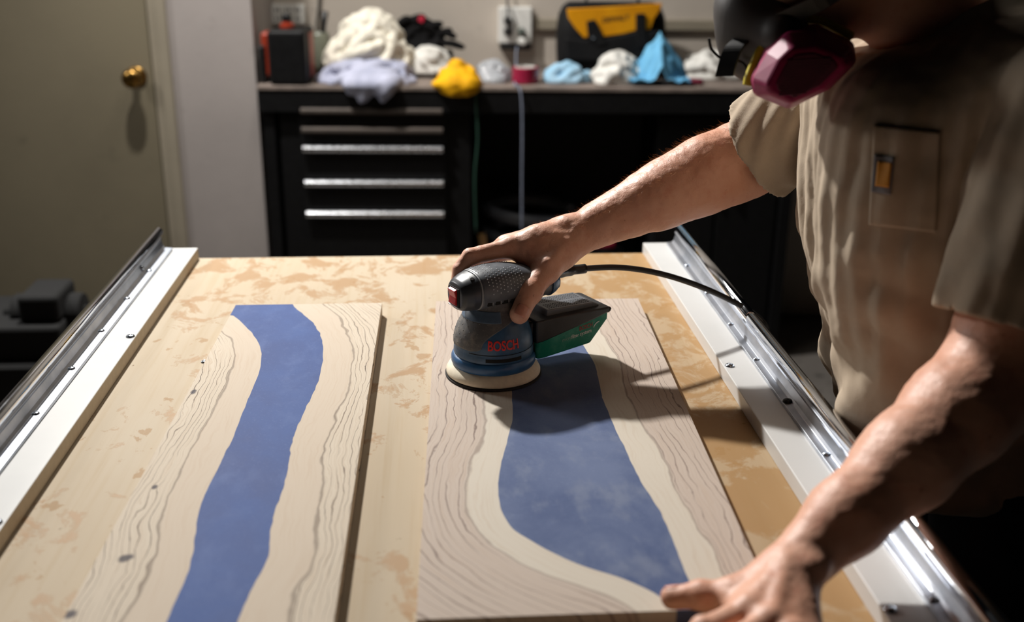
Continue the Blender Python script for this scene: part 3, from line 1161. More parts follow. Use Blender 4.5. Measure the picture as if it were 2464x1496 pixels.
def vnoise(x, y, z):
    """value noise on numpy arrays, about -1..1"""
    xi, yi, zi = np.floor(x).astype(np.int32), np.floor(y).astype(np.int32), np.floor(z).astype(np.int32)
    fx, fy, fz = x - xi, y - yi, z - zi
    fx, fy, fz = fx * fx * (3 - 2 * fx), fy * fy * (3 - 2 * fy), fz * fz * (3 - 2 * fz)
    g = lambda a, b, c: _NT[(xi + a) & 31, (yi + b) & 31, (zi + c) & 31]
    L = lambda a, b, t: a + (b - a) * t
    return L(L(L(g(0, 0, 0), g(1, 0, 0), fx), L(g(0, 1, 0), g(1, 1, 0), fx), fy),
             L(L(g(0, 0, 1), g(1, 0, 1), fx), L(g(0, 1, 1), g(1, 1, 1), fx), fy), fz)


class Field:
    def __init__(self, lo, hi, vox):
        self.lo, self.vox = np.array(lo, float), vox
        self.n = np.ceil((np.array(hi, float) - self.lo) / vox).astype(int) + 1
        self.a = np.full(self.n, 1.0, np.float32)

    def sub(self, lo, hi):
        i0 = np.clip(np.floor((np.array(lo) - self.lo) / self.vox).astype(int), 0, self.n)
        i1 = np.clip(np.ceil((np.array(hi) - self.lo) / self.vox).astype(int) + 1, 0, self.n)
        if np.any(i1 <= i0):
            return None, None
        ax = [(self.lo[k] + self.vox * np.arange(i0[k], i1[k])).astype(np.float32) for k in range(3)]
        G = (ax[0][:, None, None], ax[1][None, :, None], ax[2][None, None, :])
        return (slice(i0[0], i1[0]), slice(i0[1], i1[1]), slice(i0[2], i1[2])), G

    def _put(self, sl, d, k, op):
        old = self.a[sl]
        if op == 'add':
            if k > 0:
                h = np.clip(0.5 + 0.5 * (old - d) / k, 0, 1)
                self.a[sl] = old + (d - old) * h - k * h * (1 - h)
            else:
                self.a[sl] = np.minimum(old, d)
        else:
            if k > 0:
                h = np.clip(0.5 - 0.5 * (old + d) / k, 0, 1)
                self.a[sl] = old + (-d - old) * h + k * h * (1 - h)
            else:
                self.a[sl] = np.maximum(old, -d)

    def cap(self, a, b, ra, rb, k=0.006, op='add', flat=None):
        """tapered capsule; flat = (axis vector, factor) squashes it across one direction"""
        a, b = np.array(a, float), np.array(b, float)
        m = max(ra, rb) + k + 3 * self.vox
        if flat is not None and flat[1] < 1:
            m = max(ra, rb) / flat[1] + k + 3 * self.vox
        sl, G = self.sub(np.minimum(a, b) - m, np.maximum(a, b) + m)
        if sl is None:
            return
        P = [G[i] - np.float32(a[i]) for i in range(3)]
        ab = b - a
        L2 = max(ab @ ab, 1e-12)
        t = np.clip((P[0] * np.float32(ab[0]) + P[1] * np.float32(ab[1]) + P[2] * np.float32(ab[2])) / np.float32(L2), 0, 1)
        q = [P[i] - t * np.float32(ab[i]) for i in range(3)]
        if flat is not None:
            ax = np.array(flat[0], float)
            ax /= np.linalg.norm(ax)
            s = q[0] * np.float32(ax[0]) + q[1] * np.float32(ax[1]) + q[2] * np.float32(ax[2])
            ext = np.float32(1 / flat[1] - 1)
            q = [q[i] + s * np.float32(ax[i]) * ext for i in range(3)]
        d = np.sqrt(q[0] ** 2 + q[1] ** 2 + q[2] ** 2) - (ra + (rb - ra) * t)
        if flat is not None:
            d = d * np.float32(min(1.0, flat[1] + 0.15))
        self._put(sl, d.astype(np.float32), k, op)

    def ell(self, c, r, k=0.01, op='add', R=None):
        c, r = np.array(c, float), np.array(r, float)
        m = max(r) + k + 3 * self.vox
        sl, G = self.sub(c - m, c + m)
        if sl is None:
            return
        P = [G[i] - np.float32(c[i]) for i in range(3)]
        if R is not None:
            R = np.array(R.to_3x3().transposed(), float)
            P = [P[0] * np.float32(R[i][0]) + P[1] * np.float32(R[i][1]) + P[2] * np.float32(R[i][2]) for i in range(3)]
        k0 = np.sqrt((P[0] / r[0]) ** 2 + (P[1] / r[1]) ** 2 + (P[2] / r[2]) ** 2)
        k1 = np.sqrt((P[0] / r[0] ** 2) ** 2 + (P[1] / r[1] ** 2) ** 2 + (P[2] / r[2] ** 2) ** 2)
        d = k0 * (k0 - 1) / np.maximum(k1, 1e-6)
        self._put(sl, d.astype(np.float32), k, op)

    def rbox(self, c, h, r, k=0.01, op='add', R=None):
        c, h = np.array(c, float), np.array(h, float)
        m = float(np.linalg.norm(h)) + k + 3 * self.vox
        sl, G = self.sub(c - m, c + m)
        P = [G[i] - np.float32(c[i]) for i in range(3)]
        if R is not None:
            R = np.array(R.to_3x3().transposed(), float)
            P = [P[0] * np.float32(R[i][0]) + P[1] * np.float32(R[i][1]) + P[2] * np.float32(R[i][2]) for i in range(3)]
        q = [np.abs(P[i]) - np.float32(h[i] - r) for i in range(3)]
        d = np.sqrt(np.maximum(q[0], 0) ** 2 + np.maximum(q[1], 0) ** 2 + np.maximum(q[2], 0) ** 2) + np.minimum(np.maximum(np.maximum(q[0], q[1]), q[2]), 0) - r
        self._put(sl, d.astype(np.float32), k, op)

    def plane_cut(self, p, n, lo, hi, k=0.0):
        """remove the half space p + n inside the box lo..hi"""
        sl, G = self.sub(lo, hi)
        n = np.array(n, float)
        n /= np.linalg.norm(n)
        d = -((G[0] - np.float32(p[0])) * np.float32(n[0]) + (G[1] - np.float32(p[1])) * np.float32(n[1]) + (G[2] - np.float32(p[2])) * np.float32(n[2]))
        self._put(sl, d.astype(np.float32), k, 'sub')

    def disp(self, fn):
        band = np.abs(self.a) < 0.03
        idx = np.nonzero(band)
        X = [(self.lo[i] + self.vox * idx[i]).astype(np.float32) for i in range(3)]
        self.a[idx] += fn(*X).astype(np.float32)

    def mesh(self):
        lim = 3 * self.vox
        g = vdb.FloatGrid(lim)
        arr = np.clip(self.a, -lim, lim)
        arr[0], arr[-1], arr[:, 0], arr[:, -1], arr[:, :, 0], arr[:, :, -1] = (lim,) * 6
        g.copyFromArray(arr.astype(np.float32))
        p, q = g.convertToQuads(0.0)
        return p * self.vox + self.lo, q


def mesh_from(name, parts):
    vs, fs, o = [], [], 0
    for p, q in parts:
        vs.append(p)
        fs.append(q.astype(np.int64) + o)
        o += len(p)
    V, Q = np.concatenate(vs), np.concatenate(fs)
    # make the faces point outwards
    a, b, c = V[Q[:, 0]], V[Q[:, 1]], V[Q[:, 2]]
    vol = np.einsum('ij,ij->i', a - V.mean(0), np.cross(b - a, c - a)).sum()
    if vol < 0:
        Q = Q[:, ::-1]
    me = bpy.data.meshes.new(name)
    me.vertices.add(len(V))
    me.vertices.foreach_set('co', V.astype(np.float32).ravel())
    me.loops.add(len(Q) * 4)
    me.loops.foreach_set('vertex_index', Q.astype(np.int32).ravel())
    me.polygons.add(len(Q))
    me.polygons.foreach_set('loop_start', np.arange(0, len(Q) * 4, 4, dtype=np.int32))
    me.polygons.foreach_set('use_smooth', np.ones(len(Q), bool))
    me.update(calc_edges=True)
    me.validate()
    return me


def V3(p):
    return np.array((p[0], p[1], p[2]), float)


# ================================================================== the person
def m_skin():
    t = NT('skin')
    co = t.co()
    n1 = t.noise(co, 14, 5, 0.6)
    n2 = t.noise(co, 70, 4, 0.6)
    n3 = t.noise(co, 480, 3, 0.6)
    crease = t.noise(t.mapping(co, (160, 160, 160)), 1.0, 3, 0.6, 1.2)
    col = t.mix(t.ss(n1, 0.3, 0.7), lin(226, 174, 148), lin(214, 156, 128))
    col = t.mix(t.math('MULTIPLY', t.ss(n2, 0.5, 0.75), 0.4), col, lin(204, 132, 108))
    spots = t.noise(co, 130, 2, 0.5)
    col = t.mix(t.math('MULTIPLY', t.ss(spots, 0.70, 0.74), 0.45), col, lin(140, 84, 62))
    h = t.math('ADD', t.math('MULTIPLY', n3, 0.5), crease)
    t.bump(h, 0.35, 0.0012)
    return t.out(col, 0.48, Subsurface_Weight=0.08, Subsurface_Radius=(0.012, 0.004, 0.002), Subsurface_Scale=0.4)


def m_cloth(name, c0, c1, weave=900, rough=0.9):
    t = NT(name)
    co = t.co()
    n1 = t.noise(co, 9, 5, 0.6)
    n2 = t.noise(co, 60, 5, 0.7)
    w = t.noise(co, weave, 2, 0.5)
    col = t.mix(t.ss(n1, 0.3, 0.7), lin(*c0), lin(*c1))
    col = t.mix(t.math('MULTIPLY', t.ss(n2, 0.5, 0.8), 0.25), col, tuple(x * 0.7 for x in lin(*c0)[:3]) + (1,))
    t.bump(t.math('ADD', w, t.math('MULTIPLY', n2, 0.6)), 0.3, 0.0008)
    return t.out(col, rough, Specular_IOR_Level=0.15)


M_SKIN = m_skin()
M_SHIRT = m_cloth('sand_cotton', (186, 170, 150), (168, 152, 132))
M_JEANS = m_cloth('dark_denim', (34, 36, 44), (26, 28, 34))
M_HAIR = plain('dark_hair', (46, 36, 28), 0.6, 0, 0.3, 300, 0.4)
M_BOOT = plain('dark_leather', (42, 34, 28), 0.5, 0, 0.2, 60)
M_NAIL = plain('nail', (214, 150, 128), 0.3, 0, 0.05, 200)

person = thing('person', 'person in a sand T-shirt and respirator leaning over the table, holding the sander', 'person', (0.68, 1.16, 0.0))

# ---- joints
RS = np.array((0.630, 1.385, 1.315))
RE = V3(aty(1772, 386, 1.405))
RW = V3(aty(1400, 558, 1.368))
LS = np.array((0.590, 0.950, 1.315))
LE = np.array((0.520, 0.895, 1.075))
LW = V3(atz(1905, 1372, 0.958))

# ---- right arm and hand (fine)
F = Field((-0.01, 1.215, 0.960), (0.70, 1.535, 1.40), 0.0017)
K = 0.012
fa = [(RW, 0.0245), (V3(aty(1450, 535, 1.373)), 0.0265), (V3(aty(1510, 508, 1.378)), 0.0315), (V3(aty(1600, 465, 1.388)), 0.0385),
      (V3(aty(1690, 424, 1.397)), 0.0440), (RE, 0.0445)]
for (p, r), (q, s) in zip(fa, fa[1:]):
    F.cap(p, q, r, s, 0.02)
F.cap(RE, RS, 0.0465, 0.060, 0.02)
F.cap(RE + (0.02, 0.0, -0.012), RE + (0.075, -0.01, 0.018), 0.034, 0.036, 0.025)          # triceps
F.cap(V3(aty(1560, 470, 1.370)), V3(aty(1700, 392, 1.382)), 0.024, 0.030, 0.03)             # brachioradialis
F.cap(V3(aty(1590, 488, 1.372)), V3(aty(1740, 425, 1.388)), 0.026, 0.032, 0.03)             # flexors
# hand
I0 = V3(aty(1224, 596, 1.338))
M0, R0_, P0 = I0 + (-0.005, 0.021, -0.004), I0 + (-0.001, 0.040, -0.012), I0 + (0.009, 0.056, -0.022)
for q, r0, r1 in ((I0, 0.020, 0.0125), (M0, 0.020, 0.0125), (R0_, 0.019, 0.0115), (P0, 0.018, 0.0105)):
    F.cap(RW + (q - RW) * 0.18, q, r0, r1, 0.016)
for q in (I0, M0, R0_, P0):
    F.ell(q + (0.002, 0, 0.0045), (0.0105, 0.009, 0.009), 0.006)
# index finger over the top of the grip, then down in front of it
I1, I2, I3 = V3(aty(1132, 617, 1.322)), V3(aty(1106, 648, 1.314)), V3(aty(1099, 682, 1.308))
F.cap(I0, I1, 0.0118, 0.0104, 0.006)
F.ell(I1, (0.0112, 0.0108, 0.0108), 0.004)
F.cap(I1, I2, 0.0102, 0.0092, 0.003)
F.cap(I2, I3, 0.0090, 0.0078, 0.003)
for q, d1, d2, d3 in ((M0, (-0.040, -0.002, -0.018), (-0.012, -0.002, -0.024), (0.002, -0.006, -0.020)),
                      (R0_, (-0.038, 0.002, -0.014), (-0.012, -0.002, -0.024), (0.004, -0.008, -0.020)),
                      (P0, (-0.028, 0.004, -0.012), (-0.010, -0.004, -0.018), (0.004, -0.008, -0.015))):
    a = q
    r = 0.0112 if q is not P0 else 0.0095
    for d in (d1, d2, d3):
        b = a + d
        F.cap(a, b, r, r * 0.92, 0.003)
        a, r = b, r * 0.92
# thumb down the near side of the housing
T0, T1, T2, T3 = V3(aty(1352, 606, 1.345)), V3(aty(1314, 646, 1.318)), V3(aty(1276, 700, 1.286)), V3(aty(1250, 755, 1.2645))
F.cap(RW + (0.004, -0.004, -0.004), T0, 0.020, 0.021, 0.012)
F.cap(T0, T1, 0.021, 0.0185, 0.010)
F.cap(T1, T2, 0.0180, 0.0146, 0.008)
F.ell(T2, (0.0156, 0.0150, 0.0156), 0.004)
F.cap(T2, T3, 0.0142, 0.0126, 0.006)
F.ell((T1 * 0.45 + I0 * 0.55) + np.array((0.012, 0.002, -0.004)), (0.022, 0.014, 0.022), 0.018)      # web of the thumb
F.ell(T0 * 0.5 + I0 * 0.5 + np.array((0.010, 0.002, 0.006)), (0.030, 0.018, 0.024), 0.016)            # first interosseous
# tendons and wrist bones
F.cap(RW + (I0 - RW) * 0.25 + np.array((0, -0.004, 0.017)), I0 + (0.006, 0, 0.008), 0.0035, 0.0030, 0.010)
F.cap(RW + (M0 - RW) * 0.25 + np.array((0, 0, 0.020)), M0 + (0.006, 0, 0.008), 0.0035, 0.0030, 0.010)
F.cap(RW + (T0 - RW) * 0.2 + np.array((-0.005, -0.016, 0.008)), T1 + (0.002, -0.012, 0.012), 0.0035, 0.0035, 0.010)
F.ell(RW + (0.010, 0.016, 0.016), (0.012, 0.010, 0.010), 0.012)


def skin_disp(x, y, z):
    return 0.0007 * vnoise(x * 70, y * 70, z * 70) + 0.0004 * vnoise(x * 180, y * 180, z * 180)


# thumb nail bed
nx = T3 - T2
nx /= np.linalg.norm(nx)
F.disp(skin_disp)
parts_body = [F.mesh()]

# ---- left arm and hand
F = Field((0.02, 0.60, 0.905), (0.70, 1.04, 1.40), 0.0025)
la = [(LW, 0.0255), (LW * 0.75 + LE * 0.25 + np.array((0, 0, 0.002)), 0.031), (LW * 0.45 + LE * 0.55, 0.041), (LW * 0.18 + LE * 0.82, 0.047), (LE, 0.046)]
for (p, r), (q, s) in zip(la, la[1:]):
    F.cap(p, q, r, s, 0.02)
F.cap(LE, LS, 0.048, 0.060, 0.02)
HI = V3(atz(1792, 1474, 0.955))
HM, HR, HP = HI + (0.012, -0.018, 0.002), HI + (0.027, -0.033, 0.000), HI + (0.043, -0.044, -0.007)
for q, r0, r1 in ((HI, 0.019, 0.0120), (HM, 0.019, 0.0120), (HR, 0.018, 0.0112), (HP, 0.017, 0.0100)):
    F.cap(LW + (q - LW) * 0.12, q, r0, r1, 0.013)
    F.ell(q + (0.001, 0, 0.0055), (0.0105, 0.010, 0.009), 0.005)
dirn = np.array((-0.83, -0.56, 0.0))
for q, s, sp in ((HI, 1.0, 0.10), (HM, 1.08, 0.0), (HR, 1.0, -0.10), (HP, 0.80, -0.22)):
    d = dirn + np.array((0.56, -0.83, 0)) * -sp
    d /= np.linalg.norm(d)
    a, r = q, 0.0112 * (0.9 if q is HP else 1)
    for L, dz in ((0.044 * s, 0.000), (0.026 * s, -0.011), (0.022 * s, -0.007)):
        b = a + d * L
        b[2] = max(a[2] + dz, 0.9305)
        F.cap(a, b, r, r * 0.9, 0.003)
        F.ell(b + (0, 0, 0.001), (r, r, r * 0.98), 0.003)
        a, r = b, r * 0.9
U0, U1, U2, U3 = V3(atz(1850, 1400, 0.952)), V3(atz(1768, 1428, 0.947)), V3(atz(1690, 1432, 0.942)), V3(atz(1618, 1437, 0.9345))
F.cap(LW + (-0.006, 0.004, -0.004), U0, 0.019, 0.019, 0.012)
F.cap(U0, U1, 0.018, 0.0150, 0.008)
F.cap(U1, U2, 0.0140, 0.0120, 0.006)
F.ell(U2, (0.0128, 0.0125, 0.0125), 0.004)
F.cap(U2, U3, 0.0120, 0.0104, 0.005)
F.ell(U1 * 0.5 + HI * 0.5 + np.array((0.010, 0.0, -0.004)), (0.022, 0.013, 0.014), 0.014)
F.cap(LW + (HI - LW) * 0.2 + np.array((0, 0, 0.018)), HI + (0.004, 0, 0.009), 0.0035, 0.003, 0.010)
F.cap(LW + (HM - LW) * 0.2 + np.array((0, 0, 0.019)), HM + (0.004, 0, 0.009), 0.0035, 0.003, 0.010)
F.ell(LW + (0.012, -0.016, 0.014), (0.012, 0.011, 0.010), 0.012)
F.disp(skin_disp)
parts_body.append(F.mesh())

# ---- head, neck, trunk and legs (coarse; trunk and legs are under the clothes)
HC = np.array((0.385, 1.155, 1.470))
HR_ = Matrix.Rotation(radians(-38), 4, 'Y')      # head bowed towards the work
hd = lambda x, y, z: V3(HR_ @ Vector((x, y, z))) + HC     # local: -x face, +z crown
F = Field((0.23, 1.02, 1.27), (0.68, 1.30, 1.66), 0.003)
F.ell(hd(0.012, 0, 0.030), (0.098, 0.077, 0.092), 0.02, R=HR_)
F.ell(hd(-0.030, 0, -0.035), (0.066, 0.062, 0.078), 0.03, R=HR_)
F.ell(hd(-0.048, 0, -0.085), (0.038, 0.042, 0.030), 0.03, R=HR_)
F.ell(hd(-0.090, 0, -0.020), (0.016, 0.013, 0.022), 0.012, R=HR_)
F.cap(hd(-0.086, 0, 0.012), hd(-0.100, 0, -0.024), 0.007, 0.010, 0.010)
F.cap(hd(-0.080, -0.038, 0.022), hd(-0.088, 0.0, 0.020), 0.009, 0.009, 0.012)
F.cap(hd(-0.080, 0.038, 0.022), hd(-0.088, 0.0, 0.020), 0.009, 0.009, 0.012)
for s in (-1, 1):
    F.ell(hd(-0.086, s * 0.032, 0.002), (0.014, 0.016, 0.011), 0.010, 'sub', R=HR_)
    F.ell(hd(-0.074, s * 0.032, 0.002), (0.0125, 0.0125, 0.0125), 0.003, R=HR_)
    F.ell(hd(0.008, s * 0.080, -0.008), (0.018, 0.008, 0.030), 0.006, R=HR_)
    F.ell(hd(0.004, s * 0.088, -0.006), (0.009, 0.005, 0.016), 0.004, 'sub', R=HR_)
F.cap(hd(-0.086, -0.018, -0.062), hd(-0.086, 0.018, -0.062), 0.007, 0.007, 0.008)
F.cap(hd(0.030, 0, -0.050), (0.585, 1.165, 1.350), 0.060, 0.066, 0.03)
parts_body.append(F.mesh())
F = Field((0.40, 0.80, 0.02), (0.90, 1.50, 1.44), 0.007)
F.cap((0.600, 1.160, 1.27), (0.640, 1.155, 1.05), 0.125, 0.125, 0.06, flat=((0, 1, 0), 1.45))
F.cap(LS + (0.01, 0.03, 0), RS + (0, -0.03, 0), 0.062, 0.062, 0.05)
F.cap((0.585, 1.165, 1.36), (0.60, 1.16, 1.28), 0.062, 0.09, 0.04)
for s in (-1, 1):
    hip = np.array((0.675, 1.155 + s * 0.09, 0.92))
    kn = np.array((0.655, 1.155 + s * 0.13, 0.50))
    an = np.array((0.70, 1.155 + s * 0.15, 0.09))
    F.cap(hip, kn, 0.082, 0.055, 0.05)
    F.cap(kn, an, 0.053, 0.036, 0.03)
    F.cap(an + (0, 0, -0.03), an + (-0.15, s * 0.01, -0.035), 0.034, 0.026, 0.03)
parts_body.append(F.mesh())
BODY = obj('body', mesh_from('body', parts_body), M_SKIN, person)

# ---- hair on the right forearm
def arm_hair(me, n, seed):
    nv = len(me.vertices)
    co = np.empty(nv * 3, np.float32)
    no = np.empty(nv * 3, np.float32)
    me.vertices.foreach_get('co', co)
    me.vertices.foreach_get('normal', no)
    co, no = co.reshape(-1, 3), no.reshape(-1, 3)
    ax = (RW - RE) / np.linalg.norm(RW - RE)
    t = (co - RE) @ ax / np.linalg.norm(RW - RE)
    out = no @ np.array((-0.25, 0.15, 0.95))
    ok = np.nonzero((co[:, 1] > 1.28) & (t > -0.12) & (t < 1.25) & (out > 0.05) & (co[:, 0] > 0.12) & (co[:, 0] < 0.47))[0]
    rs = np.random.RandomState(seed)
    pick = rs.choice(ok, n, replace=False)
    V, Q = [], []
    for i in pick:
        p, nn = co[i].astype(float), no[i].astype(float)
        L = rs.uniform(0.004, 0.010) * (1.25 if t[i] < 0.5 else 0.8)
        d = nn * rs.uniform(0.25, 0.7) + ax * rs.uniform(0.5, 1.1) + rs.normal(0, 0.22, 3)
        d /= np.linalg.norm(d)
        curl = rs.normal(0, 0.25, 3)
        sd = np.cross(d, nn)
        sd /= np.linalg.norm(sd) + 1e-9
        up = np.cross(sd, d)
        b0 = len(V)
        for k in range(4):
            f = k / 3
            c = p + d * L * f + curl * L * f * f * 0.5 - nn * 0.0003
            r = 0.00008 * (1 - 0.75 * f)
            for m in range(3):
                a = 2.094 * m
                V.append(c + sd * (r * cos(a)) + up * (r * sin(a)))
        for k in range(3):
            for m in range(3):
                Q.append((b0 + 3 * k + m, b0 + 3 * k + (m + 1) % 3, b0 + 3 * k + 3 + (m + 1) % 3, b0 + 3 * k + 3 + m))
    h = bpy.data.meshes.new('arm_hair')
    h.from_pydata([tuple(v) for v in V], [], Q)
    o = obj('arm_hair', h, plain('fair_arm_hair', (196, 150, 104), 0.4, 0, 0.2, 200), person)
    tag(o, kind='stuff')


arm_hair(BODY.data, 1500, 5)

# ---- thumb nails
def nail(base, tip, up, w, L, off):
    ax = (Vector(tip) - Vector(base)).normalized()
    up = Vector(up)
    up = (up - ax * up.dot(ax)).normalized()
    sd = ax.cross(up)
    bm = BM()
    rows = []
    for i in range(9):
        t = i / 8
        row = []
        for j in range(9):
            s = (j - 4) / 4
            ww = w * (1 - 0.25 * max(0, (t - 0.75) / 0.25) ** 2 - 0.2 * max(0, (0.25 - t) / 0.25) ** 2)
            p = Vector(tip) + ax * (-L * 0.62 + L * t) + sd * (s * ww / 2) + up * (off - 0.35 * w * (s * 0.5) ** 2 * 2.0 - 0.0012 * max(0, t - 0.6))
            row.append(bm.verts.new(p))
        rows.append(row)
    for a, b in zip(rows, rows[1:]):
        for j in range(8):
            bm.faces.new((a[j], a[j + 1], b[j + 1], b[j]))
    return obj('thumbnail', bm, M_NAIL, person, smooth=True, solid=0.0006)


nail(T2, T3 + nx * 0.002, (-0.15, -0.90, 0.05), 0.0160, 0.0160, 0.0142)
nail(U2, U3, (0.1, 0.45, 0.9), 0.0125, 0.0130, 0.0102)

# ---- T-shirt
F = Field((0.30, 0.78, 0.80), (0.92, 1.56, 1.46), 0.0042)
LEAN = Matrix.Rotation(radians(-13), 4, 'Z') @ Matrix.Rotation(radians(-7), 4, 'Y')
F.rbox((0.600, 1.155, 1.215), (0.172, 0.185, 0.150), 0.075, 0.05, R=LEAN)
F.rbox((0.634, 1.148, 1.110), (0.164, 0.180, 0.190), 0.090, 0.08, R=LEAN)
F.rbox((0.655, 1.145, 1.005), (0.160, 0.176, 0.130), 0.090, 0.08, R=LEAN)
F.rbox((0.675, 1.150, 0.930), (0.150, 0.178, 0.090), 0.070, 0.06, R=LEAN)
F.cap(LS + (0.0, 0.02, 0.0), RS + (0.0, -0.02, 0.0), 0.080, 0.080, 0.06)
F.cap((0.600, 1.16, 1.36), (0.60, 1.16, 1.28), 0.085, 0.12, 0.05)
hemR = RS + (RE - RS) * 0.88
hemL = LS + (LE - LS) * 0.80


def shirt_folds(x, y, z):
    s = y * 0.85 - x * 0.7
    w1 = vnoise(x * 7, y * 7, z * 3 + 3)
    w2 = vnoise(x * 15 + 9, y * 15, z * 5)
    up = np.clip((z - 0.98) / 0.16, 0, 1) * np.clip((1.38 - z) / 0.08, 0, 1)
    vert = np.sin(s * 2 * pi / 0.062 + 4.5 * w1 + z * 3) * (0.6 + 0.5 * w2) + 0.45 * np.sin(s * 2 * pi / 0.027 + 5 * w2 + 2 * w1)
    low = np.clip((1.16 - z) / 0.14, 0, 1)
    r1 = 1 - 2 * np.abs(vnoise(x * 11 + 5, y * 11, z * 12 + 1.2 * w1))
    r2 = 1 - 2 * np.abs(vnoise(x * 24, y * 24 + 3, z * 24 + 7))
    diag = np.sin((z * 0.8 + y * 0.55) * 2 * pi / 0.075 + 5 * w1)
    return 0.0038 * vert * up + (0.0048 * r1 + 0.0022 * r2 + 0.0030 * diag) * (0.3 + 0.8 * low) + 0.0007 * vnoise(x * 90, y * 90, z * 90)


F.disp(shirt_folds)
# open the sleeves, the neck and the lower hem
ar = (RE - RS) / np.linalg.norm(RE - RS)
al = (LE - LS) / np.linalg.norm(LE - LS)
F.plane_cut((0.66, 1.15, 0.872), (0.08, 0, -1), (0.3, 0.8, 0.78), (0.92, 1.56, 0.93))
F.ell((0.665, 1.150, 0.850), (0.146, 0.176, 0.060), 0.004, 'sub')
F.cap((0.560, 1.165, 1.41), (0.590, 1.165, 1.33), 0.070, 0.066, 0.006, 'sub')
shirt_parts = [F.mesh()]
for S_, E_, hem_, nrm, rr_ in ((RS, RE, hemR, ar + np.array((0.05, 0.45, -0.10)), 0.070), (LS, LE, hemL, al, 0.070)):
    F = Field(np.minimum(S_, hem_) - 0.11, np.maximum(S_, hem_) + 0.11, 0.0036)
    ax_ = (E_ - S_) / np.linalg.norm(E_ - S_)
    F.cap(S_, hem_ + (E_ - S_) * 0.15, 0.082, rr_, 0.0)
    F.disp(lambda x, y, z: 0.8 * shirt_folds(x, y, z))
    F.plane_cut(hem_, nrm, hem_ - 0.2, hem_ + 0.2)
    F.cap(hem_ - ax_ * 0.06, hem_ + ax_ * 0.07, rr_ - 0.010, rr_ - 0.0045, 0.004, 'sub')
    shirt_parts.append(F.mesh())
shirt = obj('t_shirt', mesh_from('t_shirt', shirt_parts), M_SHIRT, person)

# breast pocket with its sewn tag, laid on the shirt surface
bvh_me = shirt.data
from mathutils.bvhtree import BVHTree
_bv = BVHTree.FromPolygons([v.co[:] for v in bvh_me.vertices], [p.vertices[:] for p in bvh_me.polygons])


def on_shirt(px, py, lift):
    d = ray(px, py).normalized()
    h = _bv.ray_cast(CAM_POS, d, 5.0)
    return (h[0] - d * lift) if h[0] is not None else None


def shirt_patch(name, corners, nu, nv, lift, mat, parent):
    bm = BM()
    (ax, ay), (bx, by), (cx, cy), (dx, dy) = corners
    rows = []
    for j in range(nv + 1):
        row = []
        for i in range(nu + 1):
            s, t = i / nu, j / nv
            x = (ax * (1 - s) + bx * s) * (1 - t) + (dx * (1 - s) + cx * s) * t
            y = (ay * (1 - s) + by * s) * (1 - t) + (dy * (1 - s) + cy * s) * t
            p = on_shirt(x, y, lift)
            row.append(bm.verts.new(p) if p is not None else None)
        rows.append(row)
    for a, b in zip(rows, rows[1:]):
        for i in range(nu):
            q = (a[i], a[i + 1], b[i + 1], b[i])
            if None not in q:
                bm.faces.new(q)
    return obj(name, bm, mat, parent, smooth=True, solid=0.0012)


pocket = shirt_patch('pocket', ((2102, 300), (2262, 318), (2252, 560), (2090, 540)), 24, 30, 0.0022, M_SHIRT, shirt)
shirt_patch('pocket_tag', ((2104, 372), (2152, 378), (2144, 470), (2096, 462)), 10, 14, 0.0040, plain('tag_border', (120, 116, 118), 0.6), shirt)
shirt_patch('tag_emblem', ((2112, 388), (2146, 392), (2139, 452), (2106, 447)), 8, 10, 0.0052, plain('tag_amber', (206, 138, 36), 0.6), shirt)

# ---- trousers and boots
F = Field((0.45, 0.90, 0.03), (0.92, 1.42, 1.00), 0.006)
F.ell((0.68, 1.155, 0.92), (0.145, 0.180, 0.070), 0.05)
for s in (-1, 1):
    hip = np.array((0.675, 1.155 + s * 0.09, 0.90))
    kn = np.array((0.655, 1.155 + s * 0.13, 0.50))
    an = np.array((0.70, 1.155 + s * 0.15, 0.10))
    F.cap(hip, kn, 0.100, 0.078, 0.05)
    F.cap(kn, an, 0.078, 0.068, 0.03)
    F.plane_cut((0.7, 1.15, 0.055), (0, 0, -1), (0.5, 0.9, 0.0), (0.92, 1.42, 0.10))
F.disp(lambda x, y, z: 0.006 * vnoise(x * 16, y * 16, z * 24))
obj('trousers', mesh_from('trousers', [F.mesh()]), M_JEANS, person)
for s in (-1, 1):
    F = Field((0.46, 0.95 if s < 0 else 1.22, -0.012), (0.80, 1.09 if s < 0 else 1.38, 0.16), 0.004)
    an = np.array((0.70, 1.155 + s * 0.15, 0.09))
    F.cap(an + (0, 0, 0.02), an + (0, 0, -0.03), 0.050, 0.048, 0.02)
    F.cap(an + (0.01, 0, -0.042), an + (-0.16, s * 0.012, -0.050), 0.046, 0.043, 0.02)
    F.plane_cut((0.7, 1.15, 0.001), (0, 0, -1), (0.4, 0.9, -0.05), (0.9, 1.42, 0.05))
    obj('boot', mesh_from('boot', [F.mesh()]), M_BOOT, person)

# ---- hair
F = Field((0.26, 1.02, 1.36), (0.60, 1.30, 1.68), 0.004)
F.ell(hd(0.020, 0, 0.038), (0.104, 0.083, 0.096), 0.02, R=HR_)
F.ell(hd(-0.100, 0, -0.030), (0.090, 0.120, 0.085), 0.02, 'sub', R=HR_)
for s in (-1, 1):
    F.ell(hd(-0.010, s * 0.10, -0.035), (0.045, 0.030, 0.055), 0.01, 'sub', R=HR_)
F.disp(lambda x, y, z: 0.004 * vnoise(x * 90, y * 90, z * 50))
obj('hair', mesh_from('hair', [F.mesh()]), M_HAIR, person)

